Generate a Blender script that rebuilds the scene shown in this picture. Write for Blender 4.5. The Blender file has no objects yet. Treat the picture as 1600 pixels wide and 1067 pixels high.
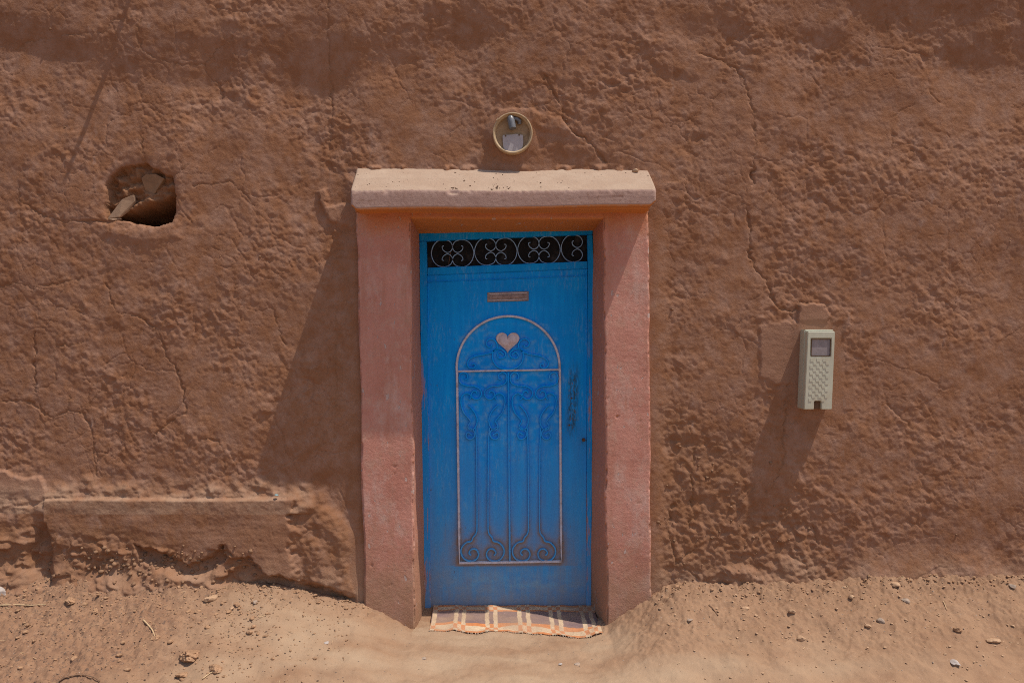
import bpy, bmesh, math, random
import numpy as np
from mathutils import Vector, Matrix, noise as mnoise

random.seed(7); RNG = np.random.default_rng(11)
sc = bpy.context.scene
C = sc.collection
R = math.radians

# ------------------------------------------------------------------ camera, sky, sun, exposure
S = 0.0034            # metres per photo pixel on the wall plane (y = 0), camera 4 m in front of it
CAMD, CAMZ = 4.0, 1.48
cam = bpy.data.cameras.new('camera'); camo = bpy.data.objects.new('camera', cam); C.objects.link(camo)
camo.location = (0, -CAMD, CAMZ); camo.rotation_euler = (R(90), 0, 0)
cam.sensor_width = 36; cam.lens = 36 * CAMD / (1600 * S); cam.clip_start = 0.05; cam.clip_end = 500
sc.camera = camo

SUNV = Vector((0.388, -0.165, 1.0)).normalized()
EL = math.asin(SUNV.z); AZ = math.atan2(SUNV.x, SUNV.y)
world = bpy.data.worlds.new('World'); sc.world = world; world.use_nodes = True
wn = world.node_tree.nodes; wl = world.node_tree.links; wn.clear()
sky = wn.new('ShaderNodeTexSky'); sky.sky_type = 'NISHITA'; sky.sun_disc = False
sky.sun_elevation = EL; sky.sun_rotation = AZ; sky.dust_density = 3.0; sky.air_density = 1.0; sky.altitude = 600
bg = wn.new('ShaderNodeBackground'); bg.inputs['Strength'].default_value = 0.150
wo = wn.new('ShaderNodeOutputWorld'); wl.new(sky.outputs[0], bg.inputs[0]); wl.new(bg.outputs[0], wo.inputs[0])
sun = bpy.data.lights.new('sun', 'SUN'); sun.energy = 4.2; sun.angle = R(0.5); sun.color = (1.0, 0.93, 0.84)
suno = bpy.data.objects.new('sun', sun); C.objects.link(suno); suno.location = SUNV * 30
suno.rotation_euler = SUNV.to_track_quat('Z', 'Y').to_euler()
sc.view_settings.view_transform = 'Standard'; sc.view_settings.look = 'None'
sc.view_settings.gamma = 1; sc.view_settings.exposure = -0.10; sc.view_settings.use_curve_mapping = False
sc.cycles.filter_width = 1.0; sc.cycles.use_denoising = False; sc.cycles.max_bounces = 8

# ------------------------------------------------------------------ helpers
def PX(u, y=0.0): return (u - 800) * S * (CAMD + y) / CAMD
def PZ(v, y=0.0): return CAMZ + (533.5 - v) * S * (CAMD + y) / CAMD
def P(u, v, y=0.0): return Vector((PX(u, y), y, PZ(v, y)))

_perm = np.random.default_rng(3).permutation(4096)
def _hash(ix, iy, seed): return _perm[(_perm[(ix + seed * 131) & 4095] + iy) & 4095]
def perlin(x, y, seed=0):
    x = np.asarray(x, float); y = np.asarray(y, float)
    xi = np.floor(x).astype(int); yi = np.floor(y).astype(int); xf = x - xi; yf = y - yi
    sx = xf**3 * (xf * (xf * 6 - 15) + 10); sy = yf**3 * (yf * (yf * 6 - 15) + 10)
    def g(ox, oy):
        a = _hash(xi + ox, yi + oy, seed) * (2 * np.pi / 4096)
        return np.cos(a) * (xf - ox) + np.sin(a) * (yf - oy)
    a = g(0, 0); b = g(1, 0); c = g(0, 1); d = g(1, 1)
    return ((a + (b - a) * sx) * (1 - sy) + (c + (d - c) * sx) * sy) * 1.5
def fbm(x, y, seed=0, o=3, gain=0.5):
    r = 0; a = 1; f = 1
    for i in range(o): r = r + a * perlin(x * f, y * f, seed + i * 17); a *= gain; f *= 2.03
    return r
def worley(x, y, seed=0):
    xi = np.floor(x).astype(int); yi = np.floor(y).astype(int)
    f1 = np.full(x.shape, 9.0); f2 = f1.copy()
    for ox in (-1, 0, 1):
        for oy in (-1, 0, 1):
            h1 = _hash(xi + ox, yi + oy, seed) / 4096; h2 = _hash(xi + ox, yi + oy, seed + 5) / 4096
            d = np.hypot(xi + ox + h1 - x, yi + oy + h2 - y)
            f2 = np.where(d < f1, f1, np.minimum(f2, d)); f1 = np.minimum(f1, d)
    return f1, f2
def sstep(a, b, x):
    t = np.clip((x - a) / (b - a), 0, 1); return t * t * (3 - 2 * t)
def poly_dist(u, v, pts):
    """distance to a polyline, evaluated only near it"""
    pts = np.array(pts, float); d = np.full(u.shape, 999.0)
    lo = pts.min(0) - 40; hi = pts.max(0) + 40
    m = (u > lo[0]) & (u < hi[0]) & (v > lo[1]) & (v < hi[1])
    uu = u[m]; vv = v[m]; dd = np.full(uu.shape, 999.0)
    for a, b in zip(pts[:-1], pts[1:]):
        ab = b - a; t = np.clip(((uu - a[0]) * ab[0] + (vv - a[1]) * ab[1]) / (ab @ ab), 0, 1)
        dd = np.minimum(dd, np.hypot(uu - a[0] - t * ab[0], vv - a[1] - t * ab[1]))
    d[m] = dd; return d
def inside(u, v, pts):
    r = np.zeros(u.shape, bool); n = len(pts)
    for i in range(n):
        x1, y1 = pts[i]; x2, y2 = pts[(i + 1) % n]
        if y1 == y2: continue
        c = ((y1 > v) != (y2 > v)) & (u < (x2 - x1) * (v - y1) / (y2 - y1) + x1)
        r ^= c
    return r
def sdist(u, v, pts):
    """signed distance: positive inside"""
    d = poly_dist(u, v, list(pts) + [pts[0]])
    return np.where(inside(u, v, pts), d, -d)

def np_mesh(name, co, quads, mat, parent=None, smooth=True, attrs=None):
    used = np.unique(quads); remap = np.full(len(co), -1); remap[used] = np.arange(len(used))
    me = bpy.data.meshes.new(name); co = co[used]; q = remap[quads]
    me.vertices.add(len(co)); me.vertices.foreach_set('co', co.astype(np.float32).ravel())
    n = len(q); me.loops.add(n * 4); me.polygons.add(n)
    me.loops.foreach_set('vertex_index', q.astype(np.int32).ravel())
    me.polygons.foreach_set('loop_start', np.arange(0, 4 * n, 4, dtype=np.int32))
    me.polygons.foreach_set('loop_total', np.full(n, 4, dtype=np.int32))
    me.update(calc_edges=True)
    if smooth: me.polygons.foreach_set('use_smooth', np.ones(n, bool))
    for k, a in (attrs or {}).items():
        at = me.attributes.new(k, 'FLOAT_COLOR', 'POINT'); at.data.foreach_set('color', a[used].astype(np.float32).ravel())
    me.materials.append(mat); me.validate()
    o = bpy.data.objects.new(name, me); C.objects.link(o)
    if parent: o.parent = parent
    return o
def bm_obj(name, bm, mat, parent=None, smooth=False, sharp=None):
    me = bpy.data.meshes.new(name); bmesh.ops.recalc_face_normals(bm, faces=bm.faces)
    for f in bm.faces: f.smooth = smooth
    bm.to_mesh(me); bm.free()
    for m in (mat if isinstance(mat, (list, tuple)) else [mat]): me.materials.append(m)
    if sharp: me.set_sharp_from_angle(angle=R(sharp))
    o = bpy.data.objects.new(name, me); C.objects.link(o)
    if parent: o.parent = parent
    return o
def thing(name, label, cat, loc=(0, 0, 0), group=None):
    o = bpy.data.objects.new(name, None); o.empty_display_size = 0.1; C.objects.link(o); o.location = loc
    o['label'] = label; o['category'] = cat
    if group: o['group'] = group
    return o
def tag(o, label, cat, group=None):
    o['label'] = label; o['category'] = cat
    if group: o['group'] = group
    return o
def adopt(o, par):          # keep world coordinates although the parent Empty stands elsewhere
    o.parent = par; o.matrix_parent_inverse = Matrix.Translation(par.location).inverted(); return o

class NT:
    def __init__(s, name, rough=0.9, spec=0.2):
        s.m = bpy.data.materials.new(name); s.m.use_nodes = True; s.t = s.m.node_tree; s.t.nodes.clear()
        s.out = s.t.nodes.new('ShaderNodeOutputMaterial'); s.b = s.t.nodes.new('ShaderNodeBsdfPrincipled')
        s.t.links.new(s.b.outputs[0], s.out.inputs[0]); s.b.inputs['Roughness'].default_value = rough
        s.b.inputs['Specular IOR Level'].default_value = spec
        tc = s.t.nodes.new('ShaderNodeTexCoord'); s.co = tc.outputs['Object']
    def n(s, t): return s.t.nodes.new(t)
    def l(s, a, b): s.t.links.new(a, b)
    def map(s, scale=(1, 1, 1), loc=(0, 0, 0)):
        m = s.n('ShaderNodeMapping'); s.l(s.co, m.inputs[0]); m.inputs['Scale'].default_value = scale; m.inputs['Location'].default_value = loc
        return m.outputs[0]
    def noise(s, scale, detail=4, rough=0.6, vec=None, dist=0):
        k = s.n('ShaderNodeTexNoise'); s.l(vec or s.co, k.inputs['Vector']); k.inputs['Scale'].default_value = scale
        k.inputs['Detail'].default_value = detail; k.inputs['Roughness'].default_value = rough; k.inputs['Distortion'].default_value = dist
        return k.outputs['Fac']
    def ramp(s, f, lo, hi, a=0.0, b=1.0):
        k = s.n('ShaderNodeMapRange'); s.l(f, k.inputs[0]); k.inputs[1].default_value = lo; k.inputs[2].default_value = hi
        k.inputs[3].default_value = a; k.inputs[4].default_value = b; k.clamp = True; return k.outputs[0]
    def mix(s, f, a, b, mode='MIX'):
        k = s.n('ShaderNodeMix'); k.data_type = 'RGBA'; k.blend_type = mode
        for sock, val in ((k.inputs[0], f), (k.inputs[6], a), (k.inputs[7], b)):
            if isinstance(val, (int, float)): sock.default_value = val
            elif isinstance(val, tuple): sock.default_value = (*val, 1)
            else: s.l(val, sock)
        return k.outputs[2]
    def math(s, op, a, b=0.0):
        k = s.n('ShaderNodeMath'); k.operation = op
        for i, val in enumerate((a, b)):
            if isinstance(val, (int, float)): k.inputs[i].default_value = val
            else: s.l(val, k.inputs[i])
        return k.outputs[0]
    def attr(s, name):
        k = s.n('ShaderNodeAttribute'); k.attribute_name = name; sp = s.n('ShaderNodeSeparateColor'); s.l(k.outputs['Color'], sp.inputs[0])
        return sp.outputs, k.outputs['Color']
    def xyz(s):
        k = s.n('ShaderNodeSeparateXYZ'); s.l(s.co, k.inputs[0]); return k.outputs
    def color(s, c):
        if isinstance(c, tuple): s.b.inputs['Base Color'].default_value = (*c, 1)
        else: s.l(c, s.b.inputs['Base Color'])
    def bump(s, h, strength=0.5, dist=0.002):
        k = s.n('ShaderNodeBump'); s.l(h, k.inputs['Height']); k.inputs['Strength'].default_value = strength; k.inputs['Distance'].default_value = dist
        s.l(k.outputs[0], s.b.inputs['Normal'])

# ------------------------------------------------------------------ materials
def mud_material():
    t = NT('mud_plaster', 0.95, 0.1)
    ch, _ = t.attr('mud')
    c = t.mix(t.ramp(t.noise(2.2, 5), 0.35, 0.65), (0.253, 0.115, 0.058), (0.301, 0.148, 0.081))
    c = t.mix(t.ramp(t.noise(11, 5), 0.4, 0.68), c, (0.323, 0.182, 0.122))
    c = t.mix(t.ramp(t.noise(38, 3), 0.52, 0.75, 0, 0.55), c, (0.230, 0.101, 0.047))
    c = t.mix(ch[0], c, (0.321, 0.175, 0.112))                     # later, pinker plaster patches
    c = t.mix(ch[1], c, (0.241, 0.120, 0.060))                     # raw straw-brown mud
    c = t.mix(t.math('MULTIPLY', ch[2], t.ramp(t.noise(9, 5), 0.3, 0.6)), c, (0.388, 0.250, 0.164))   # pale dust
    scf = t.math('MULTIPLY', t.ramp(t.noise(13, 4, 0.65, t.map((1.3, 1, 0.7))), 0.60, 0.74), t.ramp(t.noise(2.4, 3), 0.42, 0.62))
    c = t.mix(t.math('MULTIPLY', scf, 0.5), c, (0.377, 0.260, 0.208))
    sp = t.ramp(t.noise(240, 2), 0.68, 0.76)
    c = t.mix(t.math('MULTIPLY', sp, 0.5), c, (0.439, 0.330, 0.260))  # grit and straw flecks
    t.color(c)
    h = t.math('ADD', t.noise(95, 4, 0.7), t.math('MULTIPLY', t.noise(260, 3, 0.7), 0.6))
    t.bump(h, 0.9, 0.0028)
    return t.m
def dirt_material():
    t = NT('sandy_dirt', 0.97, 0.08)
    ch, _ = t.attr('dirt')
    c = t.mix(t.ramp(t.noise(3, 5), 0.35, 0.65), (0.292, 0.171, 0.100), (0.343, 0.210, 0.127))
    c = t.mix(t.ramp(t.noise(16, 5), 0.45, 0.7, 0, 0.7), c, (0.240, 0.138, 0.084))
    c = t.mix(ch[0], c, (0.390, 0.270, 0.174))                      # trodden pale sand
    c = t.mix(t.math('MULTIPLY', ch[1], t.ramp(t.noise(26, 4), 0.42, 0.62)), c, (0.190, 0.108, 0.068))   # reddish crumbs
    c = t.mix(t.math('MULTIPLY', ch[1], 0.55), c, (0.285, 0.158, 0.094))
    dk = t.math('MULTIPLY', ch[1], t.ramp(t.noise(60, 5, 0.75), 0.54, 0.62))
    c = t.mix(t.math('MULTIPLY', dk, 0.75), c, (0.10, 0.07, 0.055))                        # dark specks of dung and charcoal
    c = t.mix(t.ramp(t.noise(150, 2), 0.66, 0.74, 0, 0.6), c, (0.45, 0.34, 0.26))
    t.color(c)
    t.bump(t.math('ADD', t.noise(90, 4, 0.7), t.math('MULTIPLY', t.noise(330, 2), 0.5)), 0.7, 0.003)
    return t.m
def plaster_paint():
    """pink limewash over mud render, dusty at the foot, orange by the soffit as painted warm bounce light"""
    t = NT('pink_limewash', 0.93, 0.12)
    X = t.xyz()
    c = t.mix(t.ramp(t.noise(4, 6, 0.65), 0.35, 0.66), (0.46, 0.200, 0.145), (0.55, 0.270, 0.205))
    c = t.mix(t.ramp(t.noise(17, 6, 0.75), 0.50, 0.66, 0, 0.7), c, (0.50, 0.30, 0.225))
    c = t.mix(t.ramp(t.noise(7, 6, 0.75, t.map((1, 1, .55), (7, 0, 5))), 0.52, 0.66, 0, 0.65), c, (0.56, 0.375, 0.31))
    streak = t.noise(16, 5, 0.7, t.map((1, 1, 0.13)))
    c = t.mix(t.ramp(streak, 0.52, 0.72, 0, 0.55), c, (0.41, 0.185, 0.12))
    c = t.mix(t.ramp(t.noise(9, 6, 0.8, t.map((1, 1, .5), (4, 0, 2))), 0.58, 0.70, 0, 0.5), c, (0.36, 0.20, 0.125))    # brown stains
    c = t.mix(t.ramp(t.math('ADD', X[2], t.math('MULTIPLY', t.noise(7), 0.35)), 2.20, 2.42, 0, 0.8), c, (0.52, 0.205, 0.065))  # warm bounce light under the lintel, put into the colour
    dirtz = t.ramp(t.math('ADD', X[2], t.math('MULTIPLY', t.noise(6, 6, 0.7), 0.9)), 0.38, 0.98, 0.92, 0)
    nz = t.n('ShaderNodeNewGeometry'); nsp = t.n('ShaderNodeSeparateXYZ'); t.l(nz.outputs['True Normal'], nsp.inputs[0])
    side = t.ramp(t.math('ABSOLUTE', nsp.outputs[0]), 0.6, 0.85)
    c = t.mix(t.math('MULTIPLY', side, t.ramp(t.noise(6, 5, 0.7, t.map((1, 1, .4))), 0.3, 0.6, 0.45, 0.9)), c, (0.50, 0.225, 0.140))   # more orange-brown on the side faces
    c = t.mix(t.ramp(nsp.outputs[2], -0.3, -0.7), c, (0.52, 0.205, 0.065))  # downward faces tinted orange, imitating light bounced off the ground
    c = t.mix(dirtz, c, (0.335, 0.195, 0.115))
    sp = t.ramp(t.noise(26, 2, 0.5, t.map((1.2, 1, 0.7))), 0.685, 0.70)
    c = t.mix(t.math('MULTIPLY', sp, 0.75), c, (0.47, 0.37, 0.33))   # flaked spots down to old white coat
    sp2 = t.ramp(t.noise(75, 3, 0.6), 0.70, 0.73); c = t.mix(t.math('MULTIPLY', sp2, 0.6), c, (0.25, 0.13, 0.085))
    t.color(c)
    hole = t.math('MULTIPLY', sp, -0.8)
    t.bump(t.math('ADD', t.math('ADD', t.noise(60, 4, 0.7), hole), t.math('MULTIPLY', t.noise(220, 3), 0.6)), 0.8, 0.0035)
    return t.m
def lintel_paint():
    t = NT('lintel_limewash', 0.94, 0.1)
    X = t.xyz()
    c = t.mix(t.ramp(t.noise(5, 5), 0.35, 0.68), (0.38, 0.238, 0.190), (0.43, 0.29, 0.235))
    c = t.mix(t.ramp(t.noise(30, 5, 0.7), 0.54, 0.7, 0, 0.8), c, (0.31, 0.185, 0.135))
    nz = t.n('ShaderNodeNewGeometry'); sp = t.n('ShaderNodeSeparateXYZ'); t.l(nz.outputs['True Normal'], sp.inputs[0])
    c = t.mix(t.ramp(sp.outputs[2], 0.35, 0.7), c, t.mix(t.ramp(t.noise(9, 4), 0.4, 0.7), (0.385, 0.270, 0.193), (0.43, 0.315, 0.23)))   # settled pale dust on top
    c = t.mix(t.ramp(sp.outputs[2], -0.2, -0.6), c, (0.56, 0.225, 0.07))   # warm ground bounce painted orange on the underside
    gr = t.ramp(t.noise(55, 3, 0.7), 0.66, 0.72); c = t.mix(t.math('MULTIPLY', gr, 0.7), c, (0.24, 0.13, 0.085))
    t.color(c)
    t.bump(t.math('ADD', t.noise(70, 4), t.math('MULTIPLY', t.noise(240, 3), 0.6)), 0.6, 0.003)
    return t.m
def door_blue(name='blue_door_paint', dust=1.0, tone=1.0, smear=0.0):
    t = NT(name, 0.6, 0.12); ch, _ = t.attr('grime')
    X = t.xyz()
    streak = t.noise(30, 6, 0.7, t.map((1, 1, 0.10)))
    c = t.mix(t.ramp(streak, 0.33, 0.68), (0.001, 0.268 * tone, 0.77 * tone), (0.003, 0.355 * tone, 0.88 * tone))
    c = t.mix(t.ramp(t.noise(3.2, 5), 0.45, 0.72, 0, 0.6), c, (0.001, 0.215 * tone, 0.66 * tone))
    fine = t.ramp(t.noise(85, 5, 0.75, t.map((1.0, 1, 0.20))), 0.50, 0.72)
    sc_ = t.math('MULTIPLY', fine, t.ramp(t.noise(5.5, 4, 0.6), 0.46, 0.64))
    c = t.mix(t.math('MULTIPLY', sc_, 0.62), c, (0.21, 0.43, 0.66))         # chalky rubbed marks
    low = t.math('MULTIPLY', t.ramp(t.noise(12, 5, 0.7, t.map((0.7, 1, 1.2), (1, 0, 3))), 0.48, 0.62), t.ramp(X[2], 0.28, 0.10))
    c = t.mix(t.math('MULTIPLY', low, 0.45 * dust), c, (0.30, 0.38, 0.48))
    d0 = t.math('ADD', X[2], t.math('MULTIPLY', t.math('SUBTRACT', streak, 0.5), 0.8))
    d0 = t.math('ADD', d0, t.math('MULTIPLY', t.math('SUBTRACT', t.noise(5, 6, 0.65), 0.5), 0.6))
    c = t.mix(t.math('MULTIPLY', t.ramp(d0, 0.0, 1.15, 0.50, 0), dust), c, (0.17, 0.315, 0.385))   # road dust splashed low
    c = t.mix(t.math('MULTIPLY', t.ramp(d0, -0.15, 0.32, 0.50, 0), dust), c, (0.31, 0.235, 0.175))
    c = t.mix(t.math('MULTIPLY', ch[0], t.ramp(t.noise(28, 5, 0.7), 0.25, 0.55, 0.45, 1.0)), c, (0.27, 0.190, 0.145))    # dust lodged against the ironwork
    c = t.mix(t.math('MULTIPLY', ch[2], t.ramp(t.noise(70, 5, 0.75, t.map((1, 1, .6))), 0.40, 0.62, 0.1, 0.62)), c, (0.21, 0.45, 0.60))   # chalky scuffing
    c = t.mix(t.math('MULTIPLY', ch[1], t.ramp(t.noise(60, 5, 0.8, t.map((1.2, 1, 0.25))), 0.42, 0.56)), c, (0.03, 0.085, 0.13))   # worn, rusting paint at the lock
    c = t.mix(t.math('MULTIPLY', ch[1], t.ramp(t.noise(90, 3, 0.8, t.map((1.2, 1, 0.4), (3, 1, 1))), 0.60, 0.66)), c, (0.25, 0.11, 0.05))
    if smear: c = t.mix(t.math('MULTIPLY', t.ramp(t.noise(9, 5, 0.7, t.map((2.5, 1, 0.25), (2, 0, 6))), 0.54, 0.60), t.ramp(X[2], 1.5, 1.2, 0, smear)), c, (0.46, 0.20, 0.12))   # limewash slopped over the frame
    rs = t.math('MULTIPLY', t.ramp(t.noise(60, 3, 0.6, t.map((1, 1, 0.4), (3, 0, 1))), 0.69, 0.74), 0.7)
    c = t.mix(rs, c, (0.12, 0.07, 0.05))
    t.color(c); t.bump(t.math('ADD', t.noise(40, 5, 0.7, t.map((1, 1, 0.25))), t.math('MULTIPLY', t.noise(7, 2), 2.0)), 0.45, 0.003)
    return t.m
def simple(name, col, rough=0.6, spec=0.3, var=0.25, scale=30, metal=0.0, bump=0.2, dirt=None):
    t = NT(name, rough, spec); t.b.inputs['Metallic'].default_value = metal
    lo = tuple(x * (1 - var) for x in col); hi = tuple(min(1, x * (1 + var)) for x in col)
    c = t.mix(t.ramp(t.noise(scale, 5), 0.3, 0.7), lo, hi)
    if dirt: c = t.mix(t.ramp(t.noise(scale * 0.6, 5, 0.7), 0.5, 0.72, 0, dirt[1]), c, dirt[0])
    t.color(c)
    if bump: t.bump(t.noise(scale * 4, 4), bump, 0.0015)
    return t.m
M_MUD = mud_material(); M_DIRT = dirt_material(); M_PINK = plaster_paint(); M_LINTEL = lintel_paint()
M_BLUE = door_blue(); M_IRON = door_blue('blue_iron_paint', 1.25, 1.10)
M_BLUEFR = door_blue('blue_frame_paint', 0.7, 0.95, 0.85)
M_GREY = simple('worn_grey_paint', (0.56, 0.54, 0.60), 0.6, 0.3, 0.18, 40, 0, 0.2, ((0.22, 0.14, 0.10), 0.7))
M_PALEIRON = simple('worn_blue_grey_iron', (0.24, 0.42, 0.66), 0.6, 0.3, 0.3, 60, 0, 0.2, ((0.30, 0.25, 0.24), 0.5))
M_SLOT = simple('brown_grey_plate', (0.30, 0.215, 0.19), 0.6, 0.3, 0.25, 60, 0, 0.3, ((0.12, 0.08, 0.06), 0.7))
M_HEART = simple('cream_heart_paint', (0.60, 0.52, 0.53), 0.6, 0.3, 0.10, 50, 0, 0.2, ((0.45, 0.26, 0.17), 0.6))
M_GLASS = simple('dusty_dark_glass', (0.010, 0.009, 0.009), 0.55, 0.12, 0.4, 14, 0, 0, ((0.085, 0.075, 0.070), 0.75))
M_RUST = simple('rusty_steel', (0.13, 0.075, 0.05), 0.8, 0.2, 0.3, 60)
M_PLASTIC = simple('aged_cream_plastic', (0.51, 0.49, 0.37), 0.5, 0.35, 0.06, 14, 0, 0.05, ((0.44, 0.37, 0.25), 0.5))
M_WINDOW = simple('cloudy_window', (0.27, 0.225, 0.22), 0.35, 0.4, 0.2, 60, 0, 0.1, ((0.24, 0.19, 0.18), 0.6))
M_BROWNGAP = simple('brown_gap', (0.14, 0.085, 0.05), 0.9, 0.1)
M_LAMP = simple('yellowed_lamp_plastic', (0.47, 0.34, 0.20), 0.5, 0.3, 0.10, 30, 0, 0.05, ((0.30, 0.18, 0.085), 0.6))
M_LAMPBACK = simple('lamp_base_plastic', (0.36, 0.245, 0.14), 0.65, 0.2, 0.2, 30, 0, 0.1, ((0.20, 0.12, 0.06), 0.7))
M_ZINC = simple('zinc_plate', (0.40, 0.36, 0.36), 0.55, 0.3, 0.1, 50, 0.0, 0.1)
M_BAKELITE = simple('dark_lampholder', (0.14, 0.14, 0.145), 0.35, 0.5, 0.3, 60)
M_STONE = simple('dusty_brown_stone', (0.42, 0.27, 0.165), 0.9, 0.1, 0.25, 60, 0, 0.6)
M_GREYSTONE = simple('grey_stone', (0.36, 0.275, 0.21), 0.85, 0.15, 0.2, 60, 0, 0.5, ((0.30, 0.19, 0.13), 0.6))
M_WHITESTONE = simple('pale_stone', (0.42, 0.36, 0.32), 0.85, 0.15, 0.12, 50, 0, 0.4)
M_CLOD = simple('dirt_clod', (0.36, 0.215, 0.125), 0.97, 0.05, 0.25, 50, 0, 0.8)
M_STRAW = simple('dry_straw', (0.50, 0.35, 0.20), 0.8, 0.2, 0.2, 50)
M_TWIG = simple('dry_twig', (0.20, 0.12, 0.075), 0.85, 0.15, 0.3, 60)
M_BLUEBIT = simple('pale_blue_plastic', (0.20, 0.30, 0.31), 0.5, 0.3, 0.1, 60)
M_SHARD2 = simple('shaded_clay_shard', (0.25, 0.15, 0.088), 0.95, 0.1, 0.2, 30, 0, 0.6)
M_SHARD = simple('mud_plaster_shard', (0.33, 0.22, 0.145), 0.95, 0.1, 0.15, 30, 0, 0.6)
M_CHARB = simple('mud_crumb', (0.20, 0.125, 0.085), 0.95, 0.1, 0.4, 90, 0, 0.5)
M_CHAR = simple('dark_crumb', (0.13, 0.085, 0.062), 0.95, 0.1, 0.3, 60, 0, 0.5)

# ------------------------------------------------------------------ ground height
ZB = [(-400, 903), (0, 906), (80, 905), (150, 900), (300, 906), (400, 912), (470, 923), (540, 941), (570, 947), (610, 966), (645, 983),
      (700, 988), (900, 988), (947, 979), (985, 953), (1018, 931), (1060, 915), (1200, 915), (1320, 906), (1450, 902), (1600, 900), (2000, 897)]
_zbx = np.array([PX(a) for a, b in ZB]); _zbz = np.array([PZ(b, -0.04) for a, b in ZB])
def ground_parts(x, y):
    x = np.asarray(x, float); y = np.asarray(y, float)
    yy = np.clip(y, -1.6, 0.4)
    z0 = -0.046 + np.clip(yy + 0.05, -1.5, 0) * 0.045
    zb = np.interp(x, _zbx, _zbz)
    wob = fbm(x * 2.3, y * 2.3, 41, 3) * 0.10
    t = np.clip((-yy - 0.02) / (0.74 + wob), 0, 1)
    bank = np.clip(zb - z0, 0, 1) * (1 - t) ** 1.25
    z = z0 + bank
    u = x / S + 800
    left = sstep(430, 250, u + 70 * fbm(x * 3, y * 3, 5, 2) + 160 * np.clip(-y - 0.25, 0, 1)); right = sstep(935, 1010, u) * sstep(-0.62, -0.28, y + 0.10 * fbm(x * 3, y * 3, 9, 2))
    near = sstep(-0.22, -0.02, y)
    rough = np.clip(left * 1.0 + right * 0.62 + near * 0.55 * (np.abs(x + 0.02) > 0.5), 0, 1)
    far = sstep(4, 2.5, np.hypot(x, y))
    n = 0.014 * fbm(x * 3.2, y * 3.2, 21, 3) + (0.0040 + 0.007 * rough) * fbm(x * 13, y * 13, 22, 3)
    f1, f2 = worley(x * 26 + fbm(x * 30, y * 30, 8, 2) * .4, y * 26, 31)
    clod = np.clip(0.55 - f1, 0, 1) * sstep(0.1, 0.6, perlin(x * 9, y * 9, 33) + 0.25)
    f3, f4 = worley(x * 60 + 1.5 * perlin(x * 22, y * 22, 35), y * 60, 36)
    n = n + rough * (0.030 * clod + 0.010 * np.clip(0.5 - f3, 0, 1) * sstep(-.1, .5, perlin(x * 7, y * 7, 37) + .1 + .3 * left)) + (0.0010 + 0.0070 * rough) * fbm(x * 48, y * 48, 23, 2) + 0.0050 * rough * perlin(x * 88 + y * 30, y * 88 - x * 30, 24)
    n = n + 0.0035 * (1 - rough) * fbm(x * 4, y * 16 + x * 5, 26, 2)          # gentle tread marks along the path
    return z + n * far, rough, left, right
def gz(x, y): return float(ground_parts(np.array([x]), np.array([y]))[0][0])
def ground_hit(u, v):
    ys = np.linspace(0.0, -1.6, 1600); xs = PX(u, ys); rz = PZ(v, ys)
    z = ground_parts(xs, ys)[0]; k = np.argmax(rz > z) if np.any(rz > z) else len(ys) - 1
    k = int(np.argmax((rz - z) < 0)) if (rz - z)[0] > 0 else k
    return Vector((float(xs[k]), float(ys[k]), float(z[k])))

def axis(lo, hi, step, flo, fhi, g=1.35, first=0.02):
    a = list(np.arange(lo, hi + step / 2, step)); s = first; x = a[-1]
    while x < fhi: x += s; s *= g; a.append(x)
    s = first; x = a[0]; b = []
    while x > flo: x -= s; s *= g; b.append(x)
    return np.array(b[::-1] + a)
gx = axis(-3.4, 3.4, 0.0062, -90, 90); gy = axis(-0.98, 0.10, 0.0062, -90, 90)
GX, GY = np.meshgrid(gx, gy)
gzv, grough, gleft, gright = ground_parts(GX.ravel(), GY.ravel())
gco = np.stack([GX.ravel(), GY.ravel(), gzv], 1)
nx, ny = len(gx), len(gy)
idx = np.arange(nx * ny).reshape(ny, nx)
gq = np.stack([idx[:-1, :-1], idx[:-1, 1:], idx[1:, 1:], idx[1:, :-1]], -1).reshape(-1, 4)
u_ = gco[:, 0] / S + 800
sand = np.clip(sstep(0.75, 0.1, grough) * sstep(260, 470, u_) * sstep(1500, 1000, u_) * (0.55 + 0.6 * fbm(gco[:, 0] * 2.2, gco[:, 1] * 6, 77, 3)), 0, 1)
gat = np.stack([sand, np.clip(gleft * .9 + grough * .25, 0, 1), gright, np.ones(len(gco))], 1)
ground = np_mesh('ground', gco, gq, M_DIRT, attrs={'dirt': gat}); ground['kind'] = 'structure'

# ------------------------------------------------------------------ the mud wall: a height field with every bulge, crack, hole and ledge
ua = np.concatenate([np.arange(-500, -30.1, 2.5), np.arange(-30, 1630.1, 1.5), np.arange(1632.5, 2100, 2.5)])
va = np.concatenate([np.arange(-330, -24.1, 3.0), np.arange(-22.5, 986.1, 1.5), np.arange(990, 1011, 5.0)])
U, V = np.meshgrid(ua, va); sh = U.shape; U = U.ravel(); V = V.ravel()
Wu = U + 9 * fbm(U / 45, V / 45, 51, 3); Wv = V + 9 * fbm(U / 45, V / 45, 54, 3)     # wandering coordinates for ragged outlines
Wu2 = U + 3.2 * fbm(U / 14, V / 14, 57, 3); Wv2 = V + 3.2 * fbm(U / 14, V / 14, 58, 3)

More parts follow.
